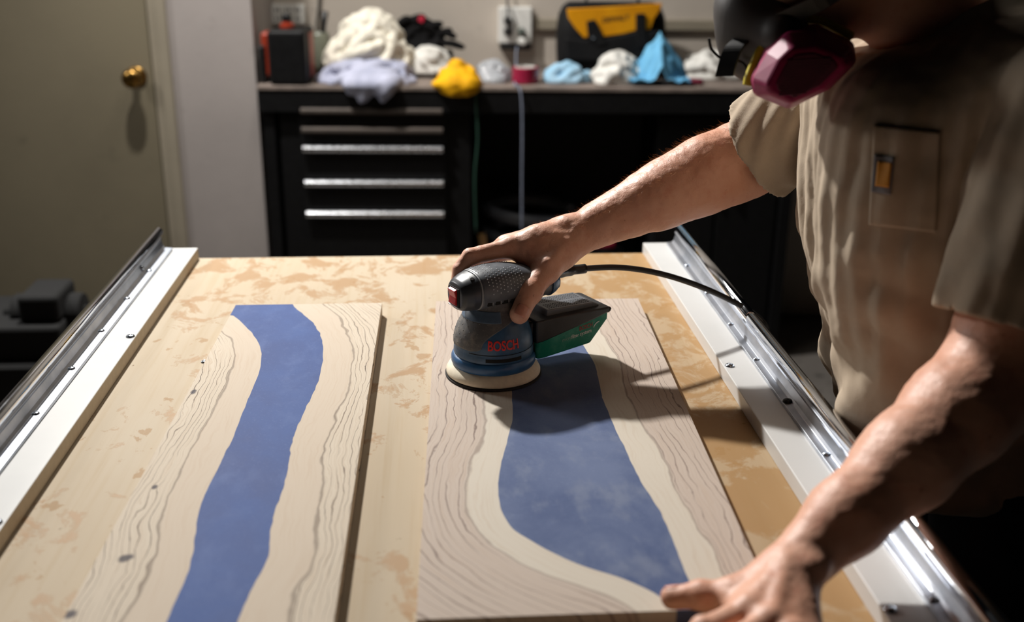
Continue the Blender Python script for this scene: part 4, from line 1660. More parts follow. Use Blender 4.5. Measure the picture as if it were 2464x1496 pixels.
# ---- respirator
M_MASK = plain('grey_silicone', (60, 56, 54), 0.5, 0, 0.12, 40)
M_MAG = plain('magenta_filter_case', (150, 28, 82), 0.42, 0, 0.1, 40)
M_MAGD = plain('dark_magenta_mesh', (84, 22, 48), 0.6, 0, 0.15, 80)
M_YEL = plain('yellow_filter_ring', (206, 186, 40), 0.45, 0, 0.08, 40)
F = Field((0.20, 1.04, 1.26), (0.46, 1.27, 1.50), 0.003)
F.ell(hd(-0.086, 0, -0.050), (0.046, 0.052, 0.060), 0.02, R=HR_)
F.ell(hd(-0.112, 0, -0.068), (0.030, 0.030, 0.034), 0.02, R=HR_)
F.cap(hd(-0.09, 0, -0.055), hd(-0.085, -0.055, -0.062), 0.034, 0.024, 0.02)
F.cap(hd(-0.09, 0, -0.055), hd(-0.085, 0.055, -0.062), 0.034, 0.024, 0.02)
resp = obj('respirator', mesh_from('respirator', [F.mesh()]), M_MASK, person)


def px_loft(bm, rings):
    R = [[bm.verts.new(aty(x, y, yy)) for x, y in pts] for pts, yy in rings]
    n = len(R[0])
    for a, b in zip(R, R[1:]):
        for k in range(n):
            bm.faces.new((a[k], a[(k + 1) % n], b[(k + 1) % n], b[k]))
    bm.faces.new(list(reversed(R[0])))
    bm.faces.new(R[-1])


back = [(1890, 62), (1965, 55), (2055, 100), (2062, 150), (1998, 214), (1898, 263), (1812, 228), (1804, 190), (1838, 118)]
mid = [(1896, 78), (1965, 72), (2050, 112), (2056, 152), (1994, 214), (1898, 261), (1818, 228), (1811, 190), (1846, 128)]
frt = [(1905, 118), (1962, 112), (2026, 136), (2036, 156), (1978, 214), (1902, 250), (1852, 226), (1846, 206), (1876, 146)]
bm = BM()
px_loft(bm, [(back, 1.100), (mid, 1.068), (frt, 1.046)])
cart = obj('filter_cartridge', bm, M_MAG, resp, bevel=0.004, seg=3)
c0 = lambda p, k: (1945 + (p[0] - 1945) * k, 182 + (p[1] - 182) * k)
bm = BM()
px_loft(bm, [([c0(p, 0.80) for p in frt], 1.050), ([c0(p, 0.78) for p in frt], 1.0445)])
tag(obj('filter_mesh', bm, M_MAGD, resp, bevel=0.001), 'dark ribbed mesh panel of the filter')
for i in range(13):
    f = (i + 0.5) / 13
    y = 142 + 88 * f
    xl, xr = 1868 + 34 * (1 - f) * 0.6, 2006 - 84 * max(0, f - 0.25)
    bm = BM()
    tube(bm, [aty(xl + 6, y + 2, 1.0445), aty(xr - 6, y - 4, 1.0445)], 0.0009, 6)
    obj('mesh_rib', bm, M_MAGD, resp)
bm = BM()
tube(bm, smooth_path([aty(x, y, 1.103) for x, y in [(1800, 205), (1806, 180), (1834, 118), (1868, 74), (1900, 54), (1966, 48), (2048, 88)]], 8), 0.0055, 10)
obj('filter_ring', bm, M_YEL, resp, smooth=True)
# far cartridge, mirrored to the other cheek
bm = BM()
lathe(bm, [(0.030, 0), (0.046, 0.004), (0.046, 0.024), (0.036, 0.034)], 24, Matrix.Translation(hd(-0.035, 0.080, -0.05)) @ Matrix.Rotation(radians(-90), 4, 'X'))
obj('filter_cartridge', bm, M_MAG, resp, bevel=0.003)
# straps
bm = BM()
ribbon(bm, smooth_path([aty(1800, 86, 1.12), aty(1768, 112, 1.115), aty(1752, 150, 1.112), aty(1744, 184, 1.112)], 6), (0.7, -0.6, 0.1), 0.020, 0.003)
obj('strap_end', bm, M_BLACK, resp)
bm = BM()
tube(bm, smooth_path([aty(1706, 92, 1.13), aty(1712, 118, 1.13), aty(1732, 138, 1.125), aty(1755, 146, 1.12), aty(1785, 150, 1.12), aty(1806, 178, 1.11)], 6), 0.0016, 8)
obj('strap_cord', bm, M_BLACK, resp)
bm = BM()
ribbon(bm, smooth_path([Vector(hd(-0.085, -0.060, -0.045)), Vector(hd(-0.03, -0.088, -0.05)), Vector(hd(0.05, -0.086, -0.045)), Vector(hd(0.10, -0.045, -0.03)),
                        Vector(hd(0.118, 0, -0.02)), Vector(hd(0.10, 0.045, -0.03)), Vector(hd(0.05, 0.086, -0.045)), Vector(hd(-0.03, 0.088, -0.05)), Vector(hd(-0.085, 0.060, -0.045))], 6),
       HR_ @ Vector((0, 0, 1)), 0.016, 0.002)
obj('head_strap', bm, M_BLACK, resp)

# ================================================================== bench along the back wall
BZ = 0.960
SB = 0.896
M_TOP = plain('worn_bench_top', (120, 108, 100), 0.6, 0, 0.25, 14)
bench = thing('workbench', 'long dark workbench against the back wall, heaped with rags and tools', 'workbench', bw(0.6, 0.3, 0))
uL, uR = bpix(616, 204, 0)[0], bpix(1897, 600, 0.05)[0]
bm = BM()
bbox(bm, uL, uR, 0.0, VW - 0.002, BZ - 0.014, BZ)
obj('worktop', bm, M_TOP, bench, bevel=0.002)
bm = BM()
bbox(bm, uL + 0.004, uR, 0.004, 0.03, BZ - 0.085, BZ - 0.0145)
bbox(bm, uL + 0.004, uL + 0.03, 0.03, VW - 0.01, BZ - 0.085, BZ - 0.0145)
obj('apron', bm, M_BLACKSTEEL, bench, bevel=0.002)
for u in (uL + 0.012, uR - 0.05):
    bm = BM()
    bbox(bm, u, u + 0.035, 0.02, VW - 0.03, 0, BZ - 0.086)
    obj('end_panel', bm, M_BLACKSTEEL, bench)
bm = BM()
bbox(bm, uL + 0.05, uR - 0.05, VW - 0.03, VW - 0.012, 0.0, BZ - 0.09)
obj('back_panel', bm, M_DARK, bench)

# tool chest under the bench
uc0, uc1 = bpix(676, 400, 0.02)[0], bpix(1134, 400, 0.02)[0]
ud0, ud1 = bpix(730, 400, 0.02)[0], bpix(1070, 400, 0.02)[0]
chest = thing('tool_chest', 'black tool chest with bright full-width drawer pulls under the bench', 'tool chest', bw((uc0 + uc1) / 2, 0.25, 0))
bm = BM()
bbox(bm, uc0, uc1, 0.030, VW - 0.05, 0.06, BZ - 0.09)
obj('case', bm, M_BLACKSTEEL, chest, bevel=0.004)
hz = [bpix(900, y, 0.01)[1] for y in (267, 313, 358, 440, 514)]
hz.append(hz[-1] - 0.24)
M_DIM = plain('dull_handle', (66, 58, 52), 0.5, 0.3, 0.1, 40)
for i, z in enumerate(hz):
    low = hz[i + 1] if i + 1 < len(hz) else 0.09
    bm = BM()
    bbox(bm, ud0 - 0.006, ud1 + 0.006, 0.016, 0.032, low + 0.014, z + 0.010)
    dr = obj('drawer', bm, M_BLACKSTEEL, chest, bevel=0.003)
    bm = BM()
    # rolled pull along the top of the drawer front
    prof = [(0.016, 0.010), (0.004, 0.010), (-0.004, 0.005), (-0.006, -0.004), (-0.003, -0.010), (0.001, -0.008), (0.003, 0.000), (0.016, 0.002)]
    pts = [Vector((ud0, v, z + h)) for v, h in prof]
    Mb = Matrix.Translation(BO) @ Matrix.Rotation(BANG, 4, 'Z')
    A = [bm.verts.new(Mb @ Vector((ud0 + 0.004, v, z + h))) for v, h in prof]
    B = [bm.verts.new(Mb @ Vector((ud1 - 0.004, v, z + h))) for v, h in prof]
    bm.faces.new(list(reversed(A)))
    bm.faces.new(B)
    for k in range(len(A)):
        bm.faces.new((A[k], A[(k + 1) % len(A)], B[(k + 1) % len(A)], B[k]))
    obj('drawer_pull', bm, M_HANDLE if i > 1 else M_DIM, dr, bevel=0.001)
for u in (uc0 + 0.06, uc1 - 0.06):
    for v in (0.09, VW - 0.12):
        bm = BM()
        lathe(bm, [(0.024, -0.012), (0.029, -0.008), (0.029, 0.008), (0.024, 0.012)], 20,
              Matrix.Translation(bw(u, v, 0.0295)) @ Matrix.Rotation(radians(90), 4, 'Y'))
        obj('caster', bm, M_BLACK, chest)

# ------------------------------------------------------------------ cloth heaps
def crumple(name, label, cat, px, py, v, w, dpt, h, seed, mat, parent=None, droop=0.0, ridge=1.0, z0=None, rolls=26, rr=(0.008, 0.018), peak=0.6):
    """a crumpled cloth: a heap with rolled folds wrapped over it, standing on the bench at the pixel (px, py = foot)"""
    w, dpt, h, v = w * SB, dpt * SB, h * SB, v * SB
    u, _ = bpix(px, py, v)
    rnd = random.Random(seed)
    base = BZ if z0 is None else z0
    c = V3(bw(u, v, base))
    B3 = np.array(((BU.x, BU.y, 0), (BV.x, BV.y, 0), (0, 0, 1)))
    loc = lambda a, b, z: c + np.array((a, b, z)) @ B3
    m = 0.05 + droop
    F = Field((c[0] - w / 2 - 0.06, c[1] - dpt / 2 - 0.06, base - droop - 0.01), (c[0] + w / 2 + 0.06, c[1] + dpt / 2 + 0.06, base + h + 0.04), 0.0034)
    RB = Matrix.Rotation(BANG, 4, 'Z')
    F.ell(loc(0, 0, 0.0), (w / 2 * 0.84, dpt / 2 * 0.84, h * 0.60), 0.02, R=RB)
    F.ell(loc(rnd.uniform(-0.1, 0.1) * w, 0, h * 0.35), (w / 2 * peak, dpt / 2 * peak, h * 0.55), 0.03, R=RB)

    def surf(a, r):
        # a point on the heap: angle a, radius 0..1
        x, y = cos(a) * r, sin(a) * r
        return loc(x * w / 2 * 0.92, y * dpt / 2 * 0.92, max(0.006, h * 0.86 * (1 - r ** 2.3) ** 0.75))

    for k in range(rolls):
        a = rnd.uniform(0, 2 * pi)
        r = rnd.uniform(0.1, 0.95)
        da = rnd.choice((-1, 1)) * rnd.uniform(0.10, 0.34)
        dr = rnd.uniform(-0.16, 0.16)
        p = surf(a, r)
        rad = rnd.uniform(*rr) * ridge
        for q in range(4):
            a += da
            r = min(0.98, max(0.0, r + dr))
            n_ = surf(a, r)
            F.cap(p, n_, rad, rad * 0.92, 0.010)
            p, rad = n_, rad * 0.92
    if droop:
        for k in range(5):
            x = w * (-0.16 + 0.09 * k + rnd.uniform(-0.02, 0.02))
            L = droop * (0.45 + 0.55 * (k % 2)) * (1 - 1.6 * abs(x) / w)
            F.cap(loc(x, -v + 0.03, 0.016), loc(x + 0.01, -v - 0.012, 0.004), 0.024, 0.016, 0.03)
            F.cap(loc(x + 0.01, -v - 0.012, 0.004), loc(x + rnd.uniform(-0.01, 0.02), -v - 0.014, -L), 0.016, 0.010, 0.03)
    else:
        pf = loc(0, -v + 0.004, 0)
        F.plane_cut(pf, -np.array((BV.x, BV.y, 0)), c - 1, c + 1)
    F.disp(lambda x, y, z: 0.0035 * vnoise(x * 34, y * 34, z * 34 + seed) + 0.0016 * vnoise(x * 80, y * 80, z * 80))
    # flat underside on the worktop (the drooping front is left hanging)
    F.plane_cut(loc(0, 0, 0.0008), (0, 0, -1), (c[0] - 1, float(bw(u, 0.0, 0).y) + 0.02 if droop else c[1] - 1, base - 0.2), (c[0] + 1, c[1] + 1, base + 0.05))
    o = obj(name, mesh_from(name, [F.mesh()]), mat, parent)
    if label:
        tag(o, label, cat)
    return o


M_CREAM = m_cloth('cream_cotton_rag', (226, 220, 204), (206, 200, 186), 500)
M_LILAC = m_cloth('pale_grey_rag', (176, 178, 196), (140, 144, 164), 500)
M_WHITE = m_cloth('white_rag', (228, 226, 220), (206, 204, 198), 500)
M_YELRAG = m_cloth('yellow_cloth', (226, 170, 20), (206, 146, 10), 500, 0.7)
M_BLUE = m_cloth('light_blue_cloth', (118, 184, 220), (98, 164, 206), 500)
M_BLUE2 = m_cloth('pale_blue_glove', (140, 186, 214), (170, 200, 220), 300)
M_BLKCLOTH = m_cloth('black_glove_fabric', (26, 25, 26), (16, 16, 17), 400)

crumple('rag', 'pale grey rag spread under the cream rags and hanging over the bench edge', 'rag', 890, 195, 0.13, 0.42, 0.30, 0.075, 3, M_LILAC, droop=0.05, rolls=46, rr=(0.010, 0.020), peak=0.3)
crumple('rag', 'big cream rag heaped highest on the pile', 'rag', 892, 170, 0.25, 0.35, 0.32, 0.225, 11, M_CREAM, z0=BZ + 0.030, rolls=40, rr=(0.011, 0.025), peak=0.68)
crumple('rag', 'white towel tail trailing right from the rag pile', 'rag', 1030, 165, 0.28, 0.22, 0.16, 0.095, 21, M_WHITE, z0=BZ + 0.012, rolls=14)
crumple('rag', 'yellow cloth draped at the bench edge beside the rag pile', 'rag', 1098, 200, 0.055, 0.19, 0.20, 0.080, 5, M_YELRAG, droop=0.02, rolls=9, rr=(0.010, 0.022), peak=0.5)


def m_bag():
    t = NT('clear_plastic_bag')
    n = t.noise(t.co(), 30, 5)
    t.bump(n, 0.6, 0.01)
    return t.out(lin(196, 200, 206), 0.15, Transmission_Weight=0.35, Alpha=0.8)


crumple('plastic_bag', 'crumpled clear plastic bag behind the yellow cloth', 'bag', 1182, 185, 0.17, 0.15, 0.18, 0.065, 9, m_bag(), rolls=16)
crumple('rag', 'pale blue rag lying flat in front of the tool bag', 'rag', 1368, 182, 0.14, 0.20, 0.10, 0.065, 31, M_BLUE2, rolls=18, peak=0.3)
crumple('rag', 'white rag bundled between the two blue cloths', 'rag', 1486, 190, 0.12, 0.20, 0.15, 0.115, 37, M_WHITE, rolls=26)
crumple('rag', 'white rag spread at the back beyond the blue cloth', 'rag', 1712, 172, 0.30, 0.30, 0.22, 0.10, 41, M_WHITE, rolls=22, peak=0.4)

# peaked blue cloth: a sheet standing up to a point
uB, _ = bpix(1588, 205, 0.06)
bm = BM()
n = 40
rows = []
for j in range(n + 1):
    row = []
    for i in range(n + 1):
        a, b = i / n * 2 - 1, j / n * 2 - 1
        r = max(abs(a), abs(b))
        x = a * 0.096 * (1 + 0.15 * mnoise.noise(Vector((a * 2, b * 2, 5))))
        y = b * 0.076
        ang = atan2(b, a)
        z = 0.142 * max(0, 1 - (abs(a) * 0.95 + abs(b) * 0.80)) ** 0.80 + 0.016 * (1 - 2 * abs(mnoise.noise(Vector((a * 2.6, b * 2.6, 2))))) + 0.010
        row.append(bm.verts.new(bw(uB + x - 0.012 * z, max(0.003, 0.105 + y), BZ + max(z, 0.004))))
    rows.append(row)
for a, b in zip(rows, rows[1:]):
    for i in range(n):
        bm.faces.new((a[i], a[i + 1], b[i + 1], b[i]))
tag(obj('rag', bm, M_BLUE, None, smooth=True, solid=0.003), 'bright blue cloth pulled up to a peak near the bench edge', 'rag')

# black gloves on the rag pile
gl = thing('work_gloves', 'bundle of black work gloves with a red tag behind the cream rag', 'gloves', bw(bpix(1030, 120, 0.36)[0], 0.36, BZ))
crumple('cuffs', None, None, 1015, 130, 0.42, 0.26, 0.16, 0.23, 51, M_BLKCLOTH, gl, rolls=20)
for (x0, y0, x1, y1, r) in ((1050, 80, 1098, 90, 0.013), (1045, 92, 1088, 72, 0.012), (1050, 104, 1118, 115, 0.013), (1030, 70, 1066, 58, 0.012), (985, 60, 1024, 42, 0.016), (960, 60, 990, 46, 0.014)):
    bm = BM()
    a, b = bpix(x0, y0, 0.36), bpix(x1, y1, 0.34)
    tube(bm, smooth_path([bw(a[0], 0.36, a[1]), bw((a[0] + b[0]) / 2, 0.345, (a[1] + b[1]) / 2 + 0.008), bw(b[0], 0.34, b[1])], 5), [r] * 8 + [r * 0.9, r * 0.8, r * 0.5], 10)
    obj('glove_finger', bm, M_BLKCLOTH, gl, smooth=True)
bm = BM()
a = bpix(1014, 46, 0.31)
box(bm, -0.010, 0.010, -0.003, 0.003, -0.011, 0.011, Matrix.Translation(bw(a[0], 0.31, a[1])) @ Matrix.Rotation(0.4, 4, 'Y'))
obj('glove_tag', bm, plain('red_tag', (170, 20, 50), 0.6), gl, bevel=0.002)

# red tape roll
u, _ = bpix(1264, 192, 0.10)
tape = thing('tape_roll', 'roll of dark red tape with a white core on the bench', 'tape', bw(u, 0.10, BZ))
bm = BM()
lathe(bm, [(0.033, 0.002), (0.0445, 0.002), (0.0445, 0.052), (0.033, 0.052), (0.033, 0.002)], 40, Matrix.Translation(bw(u, 0.10, BZ)), cap=False)
obj('tape', bm, plain('red_tape', (140, 22, 56), 0.35, 0, 0.1, 60), tape, bevel=0.001)
bm = BM()
lathe(bm, [(0.030, 0.001), (0.0328, 0.001), (0.0328, 0.054), (0.030, 0.054), (0.030, 0.001)], 40, Matrix.Translation(bw(u, 0.10, BZ)), cap=False)
obj('core', bm, M_WHITEPL, tape)

# pliers with maroon grips
u, _ = bpix(1664, 185, 0.09)
pl = thing('pliers', 'pliers with maroon handles lying behind the blue cloth', 'pliers', bw(u, 0.09, BZ))
for s in (-1, 1):
    bm = BM()
    tube(bm, smooth_path([bw(u - 0.05, 0.10 + s * 0.012, BZ + 0.010), bw(u - 0.01, 0.09 + s * 0.020, BZ + 0.010), bw(u + 0.035, 0.08 + s * 0.014, BZ + 0.010)], 5), 0.009, 10)
    obj('handle', bm, plain('maroon_grip', (104, 26, 48), 0.45), pl, smooth=True)
bm = BM()
bbox(bm, u - 0.10, u - 0.05, 0.092, 0.110, BZ + 0.001, BZ + 0.018)
obj('jaws', bm, M_ZINC, pl, bevel=0.004)

# black and orange case at the left end
u0, zz = bpix(630, 200, 0.06)
u1 = bpix(754, 200, 0.06)[0]
case = thing('fuel_can', 'black and orange can with a screw cap at the left end of the bench', 'can', bw((u0 + u1) / 2, 0.16, BZ))
M_ORANGE = plain('orange_plastic', (140, 44, 20), 0.45, 0, 0.1, 40)
ztop = bpix(690, 70, 0.06)[1]
bm = BM()
ub0, ub1 = bpix(652, 200, 0.03)[0], bpix(742, 200, 0.03)[0]
Mb = Matrix.Translation(BO) @ Matrix.Rotation(BANG, 4, 'Z')
bbox(bm, ub0, ub1, 0.006, 0.200, BZ + 0.001, ztop)
obj('body', bm, M_BLACKSTEEL, case, bevel=0.012, seg=3)
for (a, b, name) in ((u0, ub0 - 0.001, 'side_grip'), (ub1 + 0.001, u1 - 0.006, 'side_grip')):
    bm = BM()
    bbox(bm, a + 0.004, b, 0.06, 0.150, BZ + 0.020, ztop - 0.012)
    obj(name, bm, M_ORANGE, case, bevel=0.010, seg=3)
bm = BM()
bbox(bm, u0 - 0.004, u0 + 0.018, 0.05, 0.16, BZ + 0.001, ztop - 0.05)
obj('side_pad', bm, M_BLACK, case, bevel=0.008)
bm = BM()
uc = bpix(690, 66, 0.1)[0]
lathe(bm, [(0.024, 0), (0.024, 0.012), (0.016, 0.014), (0.016, 0.020)], 24, Matrix.Translation(bw(uc, 0.11, ztop)))
obj('cap_collar', bm, M_ORANGE, case)
bm = BM()
lathe(bm, [(0.016, 0), (0.016, 0.020), (0.012, 0.024)], 24, Matrix.Translation(bw(uc, 0.11, ztop + 0.0201)))
obj('screw_cap', bm, M_BLACK, case, smooth=False)

# jar with a brush
u, _ = bpix(772, 170, 0.30)
jar = thing('jar', 'cloudy plastic jar with a black brush, left of the rag pile', 'jar', bw(u, 0.30, BZ))
bm = BM()
lathe(bm, [(0.036, 0.001), (0.038, 0.005), (0.038, 0.120), (0.034, 0.130), (0.034, 0.140), (0.031, 0.140), (0.031, 0.128), (0.035, 0.118), (0.035, 0.006)], 32, Matrix.Translation(bw(u, 0.30, BZ)))
obj('vessel', bm, plain('cloudy_plastic', (130, 132, 116), 0.3, 0, 0.1, 30, 0, Transmission_Weight=0.3), jar, smooth=True)
bm = BM()
tube(bm, [bw(u + 0.008, 0.297, BZ + 0.02), bw(u + 0.016, 0.293, BZ + 0.15), bw(u + 0.026, 0.290, BZ + 0.21)], [0.007, 0.009, 0.012], 10)
obj('brush', bm, M_BLACK, jar, smooth=True)

# ------------------------------------------------------------------ on the wall: power tap and outlet
ua, z1 = bpix(652, 10, VW - 0.03)
ub, z0 = bpix(735, 58, VW - 0.03)
tap = thing('outlet_tap', 'white six-way outlet tap on the wall above the black and orange can', 'outlet', bw((ua + ub) / 2, VW - 0.02, z0))
bm = BM()
bbox(bm, ua, ub, VW - 0.040, VW - 0.001, z0, z1)
obj('housing', bm, M_WHITEPL, tap, bevel=0.006)
for r in range(2):
    for c in range(3):
        for k in (-1, 1):
            uu = ua + (ub - ua) * (0.2 + 0.3 * c)
            zc = z0 + (z1 - z0) * (0.3 + 0.42 * r)
            bm = BM()
            bbox(bm, uu + k * 0.006 - 0.0018, uu + k * 0.006 + 0.0018, VW - 0.0415, VW - 0.038, zc - 0.007, zc + 0.007)
            obj('socket_slot', bm, M_DARK, tap)

ua, z1 = bpix(1199, 16, VW - 0.03)
ub, z0 = bpix(1279, 104, VW - 0.03)
plate = thing('wall_outlet', 'white double wall outlet with black plugs above the tape roll', 'outlet', bw((ua + ub) / 2, VW - 0.02, z0))
bm = BM()
bbox(bm, ua, ub, VW - 0.045, VW - 0.001, z0, z1)
obj('box', bm, M_WHITEPL, plate, bevel=0.005)
bm = BM()
bbox(bm, ua + 0.006, ub - 0.002, VW - 0.05, VW - 0.002, z0 - 0.022, z0 - 0.004)
obj('box_base', bm, M_BLACK, plate, bevel=0.003)
for (px, py, r, m) in ((1222, 50, 0.015, M_BLACK), (1222, 76, 0.015, M_BLACK), (1255, 76, 0.013, plain('grey_green_plug', (78, 86, 80), 0.5))):
    uu, zc = bpix(px, py, VW - 0.05)
    bm = BM()
    lathe(bm, [(r, 0), (r, 0.018), (r * 0.7, 0.030), (r * 0.4, 0.034)], 20, Matrix.Translation(bw(uu, VW - 0.0455, zc)) @ Matrix.Rotation(BANG, 4, 'Z') @ Matrix.Rotation(radians(90), 4, 'X'))
    obj('plug', bm, m, plate)
uu, zc = bpix(1258, 98, VW - 0.05)
bm = BM()
lathe(bm, [(0.016, 0), (0.016, 0.020), (0.010, 0.026)], 20, Matrix.Translation(bw(uu, VW - 0.0455, zc)) @ Matrix.Rotation(BANG, 4, 'Z') @ Matrix.Rotation(radians(90), 4, 'X'))
obj('night_light', bm, M_WHITEPL, plate, bevel=0.003)


def cord(name, label, pts, r, mat):
    bm = BM()
    tube(bm, smooth_path(pts, 8), r, 8)
    tag(obj(name, bm, mat, None, smooth=True), label, 'cord')


def bp(px, py, v):
    u, z = bpix(px, py, v)
    return bw(u, v, z)


M_GREYCORD = plain('grey_cord', (70, 70, 66), 0.5)
M_GREENCORD = plain('green_cord', (30, 60, 48), 0.5)
M_PALECORD = plain('pale_cord', (120, 126, 142), 0.5)
cord('cord', 'black cord rising from the wall outlet plugs', [bp(1222, 76, VW - 0.085), bp(1222, 52, VW - 0.09), bp(1221, 20, VW - 0.07), bp(1220, -30, VW - 0.03), bp(1220, -120, VW - 0.015)], 0.004, M_BLACK)
cord('cord', 'pale cord running from the outlet past the tape and over the bench edge',
     [bp(1244, 112, VW - 0.06), bp(1242, 135, VW - 0.09), bw(bpix(1242, 150, 0.3)[0], 0.30, BZ + 0.006), bw(bpix(1247, 190, 0.06)[0] - 0.012, 0.035, BZ + 0.006), bw(bpix(1250, 205, 0)[0], -0.004, BZ - 0.002), bp(1256, 250, -0.012),
      bp(1257, 330, -0.012), bp(1256, 430, -0.010), bp(1256, 560, -0.008)], 0.0036, M_PALECORD)
cord('cord', 'thin green cord hanging over the bench front beside the tool chest',
     [bw(bpix(1150, 190, 0.06)[0], 0.06, BZ + 0.005), bw(bpix(1148, 206, 0.0)[0], 0.0, BZ + 0.004), bp(1145, 240, -0.012), bp(1150, 330, -0.010), bp(1143, 430, -0.010), bp(1146, 560, -0.010)], 0.0045, M_GREENCORD)
cord('cord', 'grey-green cord hanging down the wall beside the outlet tap', [bp(770, -80, VW - 0.012), bp(768, 10, VW - 0.012), bp(762, 60, VW - 0.02), bp(766, 110, VW - 0.03), bp(790, 150, VW - 0.05), bp(800, 168, VW - 0.08)], 0.005, M_GREYCORD)

# ------------------------------------------------------------------ tool bag
vB = 0.20
ub0, _ = bpix(1343, 140, vB)
ub1, _ = bpix(1606, 140, vB)
bag = thing('tool_bag', 'black tool bag with a yellow front panel and black straps on the bench', 'bag', bw((ub0 + ub1) / 2, vB + 0.12, BZ))
W = ub1 - ub0
uc = (ub0 + ub1) / 2
bm = BM()
rings = []
prof = [(k_, d_ * 0.85, z_ * SB) for k_, d_, z_ in [(0.90, 0.10, 0.000), (0.97, 0.115, 0.012), (1.0, 0.122, 0.10), (1.0, 0.122, 0.17), (0.97, 0.112, 0.225), (0.90, 0.085, 0.258), (0.80, 0.045, 0.275)]]
Mb = Matrix.Translation(BO) @ Matrix.Rotation(BANG, 4, 'Z')
for k, d, z in prof:
    ring = []
    for i in range(32):
        a = 2 * pi * i / 32
        e = 0.45
        x = W / 2 * k * math.copysign(abs(cos(a)) ** e, cos(a))
        y = d * math.copysign(abs(sin(a)) ** e, sin(a))
        ring.append(bm.verts.new(Mb @ Vector((uc + x, vB + 0.104 + y, BZ + z + 0.001))))
    rings.append(ring)
for a, b in zip(rings, rings[1:]):
    for i in range(32):
        bm.faces.new((a[i], a[(i + 1) % 32], b[(i + 1) % 32], b[i]))
bm.faces.new(list(reversed(rings[0])))
bm.faces.new(rings[-1])
M_NYLON = m_cloth('black_nylon', (24, 24, 25), (17, 17, 18), 700, 0.7)
obj('bag_body', bm, M_NYLON, bag, smooth=True)


def bag_panel(name, pts, v, th, mat, bev=0.003, parent=None):
    bm = BM()
    A, B = [], []
    for x, y in pts:
        u, z = bpix(x, y, v)
        A.append(bm.verts.new(bw(u, v, z)))
        B.append(bm.verts.new(bw(u, v + th, z)))
    bm.faces.new(A)
    bm.faces.new(list(reversed(B)))
    for k in range(len(A)):
        bm.faces.new((A[k], B[k], B[(k + 1) % len(A)], A[(k + 1) % len(A)]))
    return obj(name, bm, mat, parent or bag, bevel=bev)


M_BAGY = m_cloth('yellow_nylon', (218, 150, 14), (200, 132, 8), 600, 0.65)
panel = bag_panel('front_panel', [(1364, 22), (1480, 16), (1594, 8), (1588, 26), (1574, 46), (1566, 70), (1538, 72), (1500, 82), (1456, 88), (1432, 84), (1406, 92), (1384, 68), (1368, 44)], vB - 0.006, 0.012, M_BAGY)
bag_panel('strap', [(1411, 52), (1432, 47), (1446, 74), (1462, 108), (1440, 112), (1416, 98)], vB - 0.016, 0.008, M_NYLON)
bag_panel('strap', [(1530, 34), (1552, 32), (1554, 70), (1560, 112), (1536, 116), (1530, 74)], vB - 0.016, 0.008, M_NYLON)
bag_panel('lower_pocket', [(1360, 92), (1406, 96), (1456, 92), (1538, 76), (1590, 74), (1596, 140), (1480, 148), (1366, 146)], vB - 0.012, 0.020, M_NYLON, 0.006)
me = text_mesh('DEWALT', 0.023, bold=0.0006, width=0.090)
tp, tz = bpix(1482, 46, vB - 0.0066)
for v_ in me.vertices:
    x, y = v_.co.x, v_.co.y
    v_.co = bw(tp + x, vB - 0.0066, tz + y + x * 0.12)
obj('lettering', me, plain('black_print', (30, 24, 12), 0.6), panel)
bm = BM()
uu, zc = bpix(1427, 90, vB - 0.018)
lathe(bm, [(0.005, 0), (0.005, 0.003), (0.003, 0.004)], 12, Matrix.Translation(bw(uu, vB - 0.0165, zc)) @ Matrix.Rotation(radians(90), 4, 'X'))
obj('rivet', bm, M_ZINC, bag)
uh0, uh1 = uc - 0.09, uc + 0.09
bm = BM()
ribbon(bm, smooth_path([bw(uh0, vB + 0.08, BZ + 0.240), bw(uh0 + 0.01, vB + 0.10, BZ + 0.305), bw(uc, vB + 0.11, BZ + 0.33), bw(uh1 - 0.01, vB + 0.10, BZ + 0.305), bw(uh1, vB + 0.08, BZ + 0.240)], 6), BV, 0.03, 0.006)
obj('handle', bm, M_NYLON, bag)

# ------------------------------------------------------------------ under the bench
u, z = bpix(1275, 520, 0.24)
M_VAC = plain('vacuum_grey', (34, 35, 37), 0.45, 0, 0.2, 40)
vac = thing('shop_vacuum', 'dark round shop vacuum with a coiled hose under the bench', 'vacuum', bw(u, 0.24, 0))
bm = BM()
lathe(bm, [(0.13, 0.06), (0.145, 0.08), (0.155, 0.30), (0.16, 0.31), (0.16, 0.335), (0.145, 0.36), (0.11, 0.385), (0.05, 0.395)], 40, Matrix.Translation(bw(u, 0.26, 0)))
obj('drum', bm, M_VAC, vac, smooth=True)
bm = BM()
zc = bpix(1275, 500, 0.20)[1]
pth = [bw(u + 0.150 * cos(a), 0.24 + 0.12 * sin(a), zc - 0.02 + 0.028 * sin(a * 0.5)) for a in [2 * pi * k / 40 for k in range(0, 72)]]
pth = [p + Vector((0, 0, -0.0009 * k)) for k, p in enumerate(pth)]
tube(bm, pth, 0.022, 10)
obj('hose', bm, plain('hose_black', (84, 86, 92), 0.4, 0, 0.15, 60), vac, smooth=True)
for a in (0.6, 2.2, 3.8, 5.4):
    bm = BM()
    lathe(bm, [(0.022, -0.014), (0.030, -0.010), (0.030, 0.010), (0.022, 0.014)], 16, Matrix.Translation(bw(u + 0.14 * cos(a), 0.26 + 0.14 * sin(a), 0.031)) @ Matrix.Rotation(radians(90), 4, 'Y'))
    obj('caster', bm, M_BLACK, vac)
    bm = BM()
    tube(bm, [bw(u + 0.14 * cos(a), 0.26 + 0.14 * sin(a), 0.05), bw(u + 0.13 * cos(a), 0.26 + 0.13 * sin(a), 0.09)], 0.012, 8)
    obj('caster_stem', bm, M_BLACK, vac)
